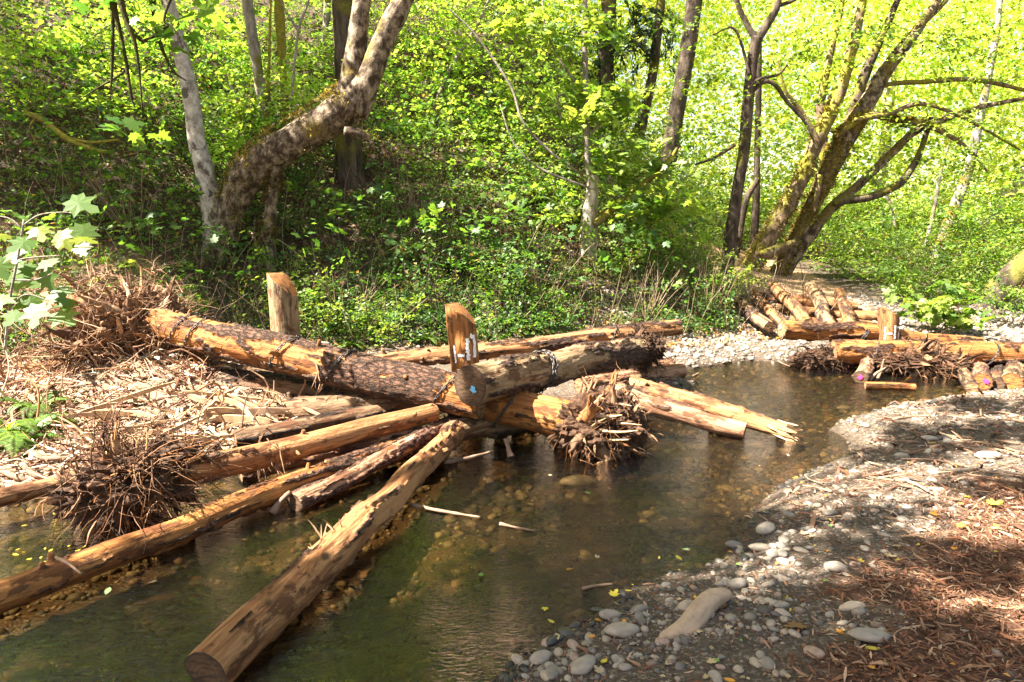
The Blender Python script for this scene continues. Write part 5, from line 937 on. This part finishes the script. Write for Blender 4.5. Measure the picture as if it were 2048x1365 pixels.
# cobbles as individuals
def cobble(col, seed, sub=3):
    V, F = ico(sub); v = V * (1 + .30 * fbm(V * .9 + seed * 5, 3) + .03 * fbm(V * 6 + seed, 2))[:, None] * [1.25, .95, .62]; c = np.array(col)[None] * (1 + .5 * fbm(V * 3 + seed, 3))[:, None]
    return MB().add(v, F, c)
CK = [((.29, .245, .20), STONE, 'smooth grey river cobble bedded in the gravel bank'), ((.35, .285, .22), STONE, 'smooth tan river cobble bedded in the gravel bank'), ((.20, .175, .15), STONE, 'dull dark-grey river cobble bedded in the gravel bank'), ((.31, .22, .17), STONE, 'pinkish river cobble bedded in the gravel bank'), ((.045, .04, .038), WET, 'wet black cobble at the waterline')]
protos = {}
def put_cobble(kind, px, py, r, label=None, stretch=1.0, ang=None, sink=.3, group=True):
    q = G(px, py, .12); q = G(px, py, max(0.0, gz(q[0], q[1]))); key = (kind, random.randint(0, 2))
    if key not in protos: o = cobble(CK[kind][0], kind * 3 + key[1]).build('cobble', CK[kind][1]); protos[key] = o
    else: o = protos[key].copy(); COL.objects.link(o)
    o.scale = (r * stretch, r, r * random.uniform(.8, 1.1)); o.rotation_euler = (random.uniform(-.2, .2), random.uniform(-.2, .2), random.uniform(0, 6.28) if ang is None else ang)
    o.location = (q[0], q[1], gz(q[0], q[1]) + r * .62 * sink); tag(o, label or CK[kind][2], 'stone', 'river cobbles on the banks' if group else None); return o
BIG = [(1, 1245, 1265, .068, 'smooth pinkish-tan boulder at the water edge beside the long flat stone', 1.15, .2), (0, 1222, 1232, .05, 'round grey stone directly behind the pinkish-tan boulder', 1.1, .1), (0, 1165, 1335, .058, 'large pale grey stone low on the gravel point', 1.15, .6), (1, 1378, 1216, .045, 'oval pale stone just above the long flat stone', 1.2, .3),
    (0, 1475, 1170, .05, 'pale rounded stone at the top of the wet cobbles', 1.1, .4), (0, 1532, 1062, .06, 'elongated grey stone leaning at the waterline', 1.6, .8), (2, 1468, 1090, .045, 'wet black stone at the tip of the bank', 1.1, 0), (1, 1520, 1098, .05, 'light tan oval stone beside the wet black stone', 1.5, .2), (1, 1672, 1140, .055, 'angular tan stone standing in the middle of the gravel', 1.2, .5),
    (2, 972, 1358, .05, 'dark stone at the bottom edge next to the water', 1.1, 0), (0, 1082, 1315, .045, 'purplish-grey stone at the bottom water edge', 1.2, .4), (1, 1705, 1222, .04, 'pink oval pebble alone on bare soil', 1.6, .1), (0, 1740, 1280, .06, 'long pale flat stone at the edge of the bark mulch', 1.7, .2), (0, 1860, 880, .06, 'grey oval stone among sticks on the upper right bank', 1.3, .1),
    (0, 1975, 918, .07, 'flat grey stone near the right edge of the bank', 1.6, .05), (1, 1805, 915, .06, 'pointed reddish stone on the sunlit gravel', 1.2, .3), (4, 1535, 948, .05, 'black wet stone where the bank bends', 1.2, .2), (2, 1160, 935, .13, 'angular dark boulder under the torn root wad in the stream', 1.3, .4), (4, 1520, 830, .06, 'dark stone standing in the riffle right of the paired logs', 1.2, 0), (0, 158, 905, .07, 'smooth round stone on the left debris bank', 1.0, 0),
    (0, 1690, 800, .07, 'blue-grey stone in the shallow water before the upstream log', 1.2, 0), (4, 1680, 812, .06, 'dark brown stone in shallow water left of the blue-grey one', 1.2, .5), (0, 1340, 715, .07, 'pale stone at the end of the small logs', 1.2, 0), (2, 645, 692, .05, 'grey stone sitting on top of the brown log', 1.3, 0)]
for kd, px, py, r, lb, st, an in BIG[:-1]: put_cobble(kd, px, py, r * .82, lb, st, an, .45, group=False)
o = put_cobble(2, 640, 700, .05, BIG[-1][4], 1.2, 0, group=False); q = P(645, 690, 6.9); o.location = tuple(q)
# the long flat stone
V, F = ico(4); V2 = V * [.24, .058, .05]; V2[:, 1] += .05 * np.sin(V[:, 0] * 2.4); V2[:, 2] += .02 * V[:, 0]; V2 *= (1 + .16 * fbm(V * 1.5, 3))[:, None]
o = MB().add(V2, F, np.array((.40, .285, .195)) * (1 + .35 * fbm(V * 3, 3))[:, None]).build('flat_stone', STONE); q = G(1395, 1240, .12); o.location = (q[0], q[1], gz(q[0], q[1]) + .025); o.rotation_euler = (0.1, -.05, .42); tag(o, 'long pale bent stone lying beside the water in the gravel', 'stone')
cnt = 0
while cnt < 235:
    px = random.uniform(980, 2048); py = random.uniform(930, 1362); q = G(px, py, .12); s = float(sdf(q[:1], q[1:2])[0])
    if s < -.06 or s > 1.3 or mulch_mask(q[:1], q[1:2])[0] > .4: continue
    if random.random() > math.exp(-max(s, 0) * 2.4) + .12: continue
    kd = 4 if s < .17 and random.random() < .8 else random.choice([0, 0, 1, 1, 2, 3]); put_cobble(kd, px, py, random.choice([.014, .016, .018, .02, .024, .03]) * random.uniform(.8, 1.25), None, random.uniform(1, 1.4)); cnt += 1

# wood chips and shredded bark
def slivers(b, x, y, z, L, W, col, tilt=.22, thick=.35):
    n = len(x); a = rng.uniform(0, 6.28, n); ti = rng.normal(0, tilt, n); d = np.stack([np.cos(a) * np.cos(ti), np.sin(a) * np.cos(ti), np.sin(ti)], 1); sd = np.stack([-np.sin(a), np.cos(a), rng.normal(0, .3, n)], 1); sd /= np.linalg.norm(sd, axis=1)[:, None]; up = np.cross(d, sd)
    c = np.stack([x, y, z], 1); bend = rng.normal(0, .12, n)[:, None] * L[:, None]; rings = []
    for t, wf in ((-.5, .45), (0, 1), (.5, .3)):
        p = c + d * (L * t)[:, None] + up * (bend * (1 - 4 * t * t)); w = (W * wf)[:, None]
        for e1, e2 in ((-.5, -thick), (.5, -thick), (.5, thick), (-.5, thick)): rings.append(p + sd * w * e1 + up * w * e2 * .5)
    v = np.stack(rings, 1).reshape(-1, 3); i = np.arange(n)[:, None, None] * 12; q = np.array([[k * 4 + j, k * 4 + (j + 1) % 4, k * 4 + 4 + (j + 1) % 4, k * 4 + 4 + j] for k in range(2) for j in range(4)] + [[3, 2, 1, 0], [8, 9, 10, 11]])
    b.add(v, (i + q[None]).reshape(-1, 4), np.repeat(col, 12, 0))
MC = np.array([(.15, .066, .038), (.23, .115, .066), (.32, .185, .112), (.07, .032, .019), (.18, .075, .040), (.42, .28, .185)])
b = MB(); x = rng.uniform(.8, 4.6, 70000); y = rng.uniform(2.0, 5.6, 70000); k = rng.uniform(0, 1, 70000) < mulch_mask(x, y) * .9 + .0; x, y = x[k], y[k]
n = len(x); L = np.clip(np.exp(rng.normal(-3.6, .6, n)), .01, .14); slivers(b, x, y, ground(x, y) + rng.uniform(0, .022, n), L, L * rng.uniform(.05, .2, n), MC[rng.choice(6, n, p=[.26, .24, .14, .18, .12, .06])] * rng.uniform(.7, 1.2, (n, 1)))
tag(b.build('bark_mulch', CHIP, smooth=False), 'reddish shredded bark mulch covering the lower right bank', 'mulch', kind='stuff')
b = MB(); x, y, s = scatter(16000, 1.0, 7.5, 4.0, 9.5, .15, 4.5); k = rng.uniform(0, 1, len(x)) < .5; x, y = x[k], y[k]; n = len(x); L = np.clip(np.exp(rng.normal(-2.9, .6, n)), .015, .3)
slivers(b, x, y, ground(x, y) + rng.uniform(0, .03, n), L, np.minimum(L * rng.uniform(.05, .25, n), .03), MC[rng.integers(6, size=n)] * rng.uniform(.6, 1.2, (n, 1)) * [1, 1.1, 1.2])
x = rng.uniform(-8.5, -1.5, 20000); y = rng.uniform(4.6, 9.6, 20000); k = (sdf(x, y) > .0) & (sdf(x, y, DUFF) < .25); x, y = x[k], y[k]; n = len(x); L = np.clip(np.exp(rng.normal(-2.5, .6, n)), .03, .5)
slivers(b, x, y, ground(x, y) + rng.uniform(0, .07, n), L, np.minimum(L * rng.uniform(.04, .2, n), .03), np.minimum(MC * [1.9, 2.1, 2.3] + .05, .62)[rng.integers(6, size=n)] * rng.uniform(.6, 1.35, (n, 1)), tilt=.3)
x, y, s = scatter(5000, .0, 3.5, 2.0, 5, .02, 2.5); n = len(x); L = np.clip(np.exp(rng.normal(-3.7, .5, n)), .01, .09); slivers(b, x, y, ground(x, y) + .006, L, L * .18, MC[rng.integers(6, size=n)])
x = rng.uniform(-8.5, -2.2, 5000); y = rng.uniform(4.8, 9.4, 5000); k = (sdf(x, y) > .05) & (sdf(x, y, DUFF) < .1); x, y = x[k][:1300], y[k][:1300]; z = ground(x, y)
for k in range(len(x)):
    p = spline(wiggle((x[k], y[k], z[k] + rng.uniform(0, .05)), (rng.normal(), rng.normal(), rng.uniform(-.1, .5)), rng.uniform(.15, .7), 5, .3, .05), 9); v, f, _ = tube(p, rng.uniform(.05, .13) ** 2 * np.linspace(1, .4, 9), 5, False); b.add(v, f, np.array(RC_PALE)[rng.integers(6)] * rng.uniform(.7, 1.3))
tag(b.build('wood_debris', CHIP, smooth=False), 'splinters and shreds of wood littering both banks', 'debris', kind='stuff')

def stick(label, pts, r, mat=STICK, group=None, name='stick', taper=.5, wob=.25):
    p = spline(pts, 18); v, f, nn = tube(p, r * np.linspace(1, taper, 18), 8); v = v + nn * (wob * r * fbm(v * 18, 3))[:, None] * 1.5
    o = MB().add(v, f).build(name, mat); return tag(o, label, 'stick', group)
make_log('sunlit pale log half buried in the debris bank, left of the splinters', P(40, 838, 7.0), P(345, 808, 7.0), .13, .12, W_TAN, bark=.1, res=.016, seed=51, dirt=.05)
make_log('cut log butt poking out behind the big root wad at the far left', P(95, 606, 8.7), P(300, 628, 8.3), .155, .15, W_TAN, bark=.3, res=.018, seed=52, cut0=CUT_TAN, dirt=.1)
stick('thick broken stub standing up behind the dark root ball', [P(285, 892, 5.7), P(300, 862, 5.75), P(333, 832, 5.8)], .042, W_DARK, taper=.75)
for k, (lb, a, c2, c3, wd) in enumerate([('widest curved pale plank splintered off above the pale log', (428, 796, 6.3), (480, 815, 6.2), (520, 858, 6.0), .05), ('narrow pale splinter lying just behind the widest curved plank', (455, 788, 6.4), (510, 818, 6.3), (555, 842, 6.2), .025), ('short pale splinter standing right of the curved planks', (545, 790, 6.5), (565, 812, 6.45), (590, 834, 6.4), .03), ('thin splinter leaning against the grey splintered log', (548, 786, 6.45), (560, 806, 6.45), (568, 832, 6.4), .02),
    ('pale splinter on the grey log below the dangling chain tail', (605, 815, 6.4), (640, 835, 6.3), (665, 845, 6.25), .025), ('long low splinter reaching left over the debris', (395, 880, 6.0), (450, 860, 6.0), (510, 842, 6.05), .03), ('bent flat splinter below the long low splinter', (370, 890, 5.9), (430, 882, 5.9), (470, 868, 5.95), .028)]):
    p = spline([P(*a), P(*c2) + [0, 0, .02], P(*c3)], 14); T, N, Bn = frames(p); wv = wd * np.array([.5, .8, 1, 1, 1, 1, 1, .95, .9, .8, .7, .55, .4, .2]); th = .008; up = Bn; vs = np.stack([p + N * wv[:, None] * .5 + up * th, p - N * wv[:, None] * .5 + up * th, p - N * wv[:, None] * .5 - up * th, p + N * wv[:, None] * .5 - up * th], 1).reshape(-1, 3)
    vs = vs + .004 * fbm(vs * 40, 2)[:, None]; o = MB().add(vs, [grid_faces(14, 4), np.array([[3, 2, 1, 0], [52, 53, 54, 55]])]).build('wood_splinter', SPLIT, smooth=False); tag(o, lb, 'splinter', 'split planks on the debris')
GSL = 'split planks strewn over the left debris bank'
for k in range(34):
    px = random.uniform(170, 600); py = random.uniform(795, 895) ; q = RG(px, py, .06 + random.uniform(0, .1), 4); a = random.gauss(.3, .75); L = random.uniform(.25, .9); d = np.array([math.cos(a), math.sin(a) * .8, random.gauss(.05, .12)])
    p = spline([q - d * L / 2, q + [0, 0, random.uniform(-.004, .008)], q + d * L / 2], 12); T, N, Bn = frames(p); wd = random.uniform(.010, .036); wv = wd * np.array([.4, .8, 1, 1, 1, 1, 1, .95, .85, .7, .5, .2]); th = random.uniform(.006, .016)
    vs = np.stack([p + N * wv[:, None] + Bn * th, p - N * wv[:, None] + Bn * th, p - N * wv[:, None] - Bn * th, p + N * wv[:, None] - Bn * th], 1).reshape(-1, 3); vs = vs + .012 * np.stack([fbm(vs * 14, 2), fbm(vs * 14 + 5, 2), fbm(vs * 14 + 9, 2)], 1)
    o = MB().add(vs, [grid_faces(12, 4), np.array([[3, 2, 1, 0], [44, 45, 46, 47]])]).build('split_plank', random.choice([SPLIT, SPLIT, ROOT_PALE]), smooth=False); tag(o, 'long split plank of pale wood strewn over the left debris bank', 'plank', GSL)
ST = [('long grey branch lying on the left debris bank', [(0, 898), (80, 905), (130, 920)], .025), ('brown branch across the debris at the left edge', [(60, 905), (90, 918), (160, 915)], .03), ('thick peeled stick near the left edge by the water', [(0, 940), (40, 958), (70, 972)], .03), ('orange broken stick pointing at the dark root ball', [(40, 925), (70, 950), (100, 960)], .028), ('short pale chip standing on the left bank', [(115, 950), (125, 935), (135, 920)], .015),
    ('pale stick slanting out of the gravel beside the small logs', [(1355, 768), (1380, 756), (1398, 746)], .02), ('thin stick lying beside the small logs at the water', [(1310, 764), (1335, 758), (1365, 762)], .014), ('forked grey root stick before the upstream root wad', [(1755, 758), (1762, 742), (1768, 718)], .022), ('grey stick under the upstream root wad', [(1738, 762), (1752, 748), (1772, 735)], .022), ('small dark branch in the water left of the upstream roots', [(1548, 716), (1562, 726), (1580, 733)], .012),
    ('long curved branch on the upper right bank', [(1860, 895), (1930, 885), (1985, 890), (2040, 905)], .018), ('pale straight stick on the upper right bank', [(1790, 838), (1830, 833), (1860, 832)], .016), ('dark curved stick on the right bank', [(1890, 880), (1920, 895), (1945, 905)], .014), ('grey stick near the right edge', [(1950, 830), (2000, 825), (2048, 835)], .014), ('thin stick pointing up from the right bank', [(1850, 870), (1870, 860), (1885, 850)], .01), ('twisted root on the right edge of the bank', [(1990, 850), (2020, 840), (2048, 845)], .02),
    ('orange sunken stick lying in the dark pool', [(820, 1010), (880, 1022), (960, 1035)], .016), ('thin stick drifting right of the orange sunken stick', [(1000, 1048), (1030, 1055), (1070, 1062)], .012), ('small dark stick in the shallow water by the gravel point', [(1030, 1278), (1050, 1283), (1070, 1282)], .008), ('broken twig at the water edge near the yellow leaves', [(1165, 1178), (1190, 1172), (1225, 1168)], .009), ('bark-brown stick floating below the blue-dotted log', [(890, 925), (930, 918), (980, 905)], .022), ('dark twig lying across the orange peeled log', [(112, 1115), (140, 1130), (162, 1148)], .009), ('black stub sticking out of the pool beside the short thin log', [(545, 1028), (560, 1005), (580, 985)], .03), ('stump piece standing in the pool under the split orange log', [(1022, 915), (1016, 895), (1010, 878)], .03)]
for lb, pts, r in ST:
    q = []
    for a, c2 in pts:
        g = G(a, c2, .1); h = max(0.0, gz(g[0], g[1])); g = G(a, c2, h + r * .9); q.append(g)
    if 'twig lying across' in lb: q = [G(a, c2, .20) for a, c2 in pts]
    if 'forked' in lb or 'stub' in lb or 'stump' in lb or 'grey stick under' in lb: q = [G(pts[0][0], pts[0][1], .0)] + [P(a, c2, G(pts[0][0], pts[0][1], 0)[1] + .05) for a, c2 in pts[1:]]
    stick(lb, q, r)
GS = 'twigs scattered on the right bank'
for k in range(46):
    px = random.uniform(1560, 2048); py = random.uniform(800, 980); g = G(px, py, .2); s = float(sdf(g[:1], g[1:2])[0])
    if s < .12: continue
    h = gz(g[0], g[1]); a = random.uniform(0, 3.14); L = random.uniform(.12, .45); d = np.array([math.cos(a), math.sin(a), 0]); m_ = np.array([g[0], g[1], 0])
    pts = [m_ - d * L / 2, m_ + np.array([-d[1], d[0], 0]) * random.uniform(-.04, .04), m_ + d * L / 2]; pts = [np.array([p[0], p[1], gz(p[0], p[1]) + .012 + random.uniform(0, .02)]) for p in pts]
    stick('thin dry twig lying in the litter of the right bank', pts, random.uniform(.004, .010), GS and random.choice([STICK, TWIG, STICK]), GS, 'twig')

# fallen leaves
LC = {'yellow': (.62, .48, .04), 'orange': (.60, .26, .03), 'brown': (.26, .13, .05), 'tan': (.46, .34, .19), 'green': (.16, .30, .06), 'pale green': (.42, .52, .22)}
def fallen(kind, px, py, size, lobed, label, group=True, zadd=.012, surf=None):
    q = G(px, py, .1); h = max(0.0, gz(q[0], q[1])); q = G(px, py, h + zadd) if surf is None else G(px, py, surf); b = MB(); nr = unit(np.array([0, 0, 1]) + rng.normal(0, .16, 3))[None]; t = rng.normal(0, 1, 3); t[2] = 0; t = unit(t - nr[0] * t.dot(nr[0]))[None]
    col = np.array(LC[kind])[None] * random.uniform(.75, 1.15)
    if lobed: palm_leaves(b, np.zeros((1, 3)), nr, np.array([size]), col, t, curl=-.25)
    else:
        k = 9; s = np.linspace(0, 1, k); wv = np.sin(s ** .8 * math.pi) * .28 * size; ln = (s - .5) * size; cu = .12 * size * rng.uniform(-.5, 1.2); bt = np.cross(nr[0], t[0]); vv = []
        for a, w_ in zip(ln, wv):
            for e in (-1, 0, 1): vv.append(t[0] * a + bt * w_ * e + nr[0] * (abs(e) * cu + (a / size) ** 2 * cu * 2))
        f = [(i * 3 + e, i * 3 + e + 1, i * 3 + e + 4, i * 3 + e + 3) for i in range(k - 1) for e in (0, 1)]; b.add(np.array(vv), np.array(f), np.tile(col, (len(vv), 1)))
    o = b.build('fallen_leaf', LITTER_LEAF); o.location = tuple(q); tag(o, label, 'leaf', 'fallen leaves' if group else None)
UL = [('yellow', 1980, 1008, .085, 1, 'large yellow-green maple leaf on the bark mulch at right'), ('yellow', 1992, 1050, .05, 0, 'yellow oval leaf just below the large yellow maple leaf'), ('orange', 1905, 1098, .035, 1, 'small bright orange leaf on the bark mulch'), ('yellow', 1225, 1192, .055, 1, 'yellow lobed leaf floating at the edge of the gravel'), ('orange', 1196, 1240, .04, 0, 'orange leaf beside the round grey stone'), ('tan', 1795, 1093, .06, 0, 'tan leaf lit on the gravel below the mulch streak'), ('tan', 1770, 1110, .06, 1, 'pale crumpled leaf left of the tan lit leaf'),
    ('brown', 1548, 1192, .05, 0, 'brown oval leaf on the gravel below the pale rounded stone'), ('brown', 1890, 1275, .09, 0, 'large brown leaf on the lower right mulch'), ('orange', 1655, 1102, .03, 0, 'small orange leaf in the middle of the gravel'), ('green', 1530, 1218, .05, 1, 'green leaf scrap beside the long flat stone'), ('brown', 1450, 1215, .07, 0, 'curled brown leaf on the end of the long flat stone'), ('yellow', 1390, 1195, .035, 0, 'yellow leaf among the wet cobbles'), ('tan', 1845, 1060, .045, 0, 'beige leaf at the top of the mulch'), ('yellow', 1745, 1300, .06, 0, 'yellow leaf at the lower edge of the mulch'), ('tan', 1940, 1205, .07, 0, 'orange-tan leaf in the centre of the mulch'), ('brown', 1605, 1250, .10, 1, 'big brown crumpled leaf low on the gravel'),
    ('green', 962, 1150, .05, 0, 'narrow green leaf floating on the dark pool'), ('pale green', 215, 1182, .06, 0, 'pale oval leaf floating on the left pool'), ('tan', 305, 1163, .05, 0, 'brown leaf in the left pool'), ('green', 176, 1153, .05, 0, 'small green leaf by the orange peeled log'), ('pale green', 1265, 880, .16, 1, 'large pale green maple leaf floating right of the torn root wad'), ('pale green', 1368, 1098, .05, 1, 'pale green leaf in the riffle near the bank tip'), ('yellow', 1090, 1215, .035, 1, 'small orange-yellow leaf in the shallow water'), ('green', 1175, 985, .05, 0, 'green leaf drifting under the root wad'), ('tan', 1100, 950, .05, 0, 'pale leaf below the root wad'), ('green', 690, 742, .05, 0, 'green leaf scrap')]
for kd, px, py, s, lo, lb in UL[:-1]: fallen(kd, px, py, s, lo, lb, False)
cnt = 0
while cnt < 85:
    px = random.uniform(1000, 2048); py = random.uniform(820, 1362); q = G(px, py, .1); s = float(sdf(q[:1], q[1:2])[0])
    if s < -.5 or (s < 0 and random.random() < .6): continue
    kd = random.choice(['yellow', 'yellow', 'orange', 'brown', 'tan', 'tan', 'tan', 'green']); fallen(kd, px, py, random.uniform(.02, .05), random.random() < .35, kd + ' fallen leaf lying on the right bank or its shallow edge'); cnt += 1
for kx in range(26):
    px = random.uniform(20, 180); py = random.uniform(1020, 1130); q = G(px, py, 0)
    if float(sdf(q[:1], q[1:2])[0]) < 0: fallen('yellow', px, py, random.uniform(.02, .04), 0, 'small yellow leaf floating in the shaded water left of the dark root ball', zadd=.004)
b = MB(); x, y, s = scatter(5200, -.5, 7.5, 2.0, 9.5, .02, 4.5); k = rng.uniform(0, 1, len(x)) < .35; x, y = x[k], y[k]; n = len(x); c = np.array([LC[q] for q in ('yellow', 'tan', 'brown', 'orange', 'tan')])[rng.integers(5, size=n)] * rng.uniform(.5, 1, (n, 1))
nr = np.array([0, 0, 1.0]) + rng.normal(0, .3, (n, 3)); nr /= np.linalg.norm(nr, axis=1)[:, None]; leaves(b, np.stack([x, y, ground(x, y) + .014], 1), nr, rng.uniform(.014, .035, n), c, .55, .15)
x, y = hill_points(9000, -14, 5, -1.2, 7); n = len(x); c = np.array([LC[q] for q in ('brown', 'tan', 'brown', 'orange')])[rng.integers(4, size=n)] * rng.uniform(.35, .9, (n, 1)); nr = np.array([0, -.5, 1.0]) + rng.normal(0, .4, (n, 3)); nr /= np.linalg.norm(nr, axis=1)[:, None]
leaves(b, np.stack([x, y, ground(x, y) + .03], 1), nr, rng.uniform(.05, .11, n), c, .6, .15); tag(b.build('leaf_litter', LITTER_LEAF, smooth=False), 'small dry brown and yellow leaf scraps scattered over the ground', 'leaf litter', kind='stuff')
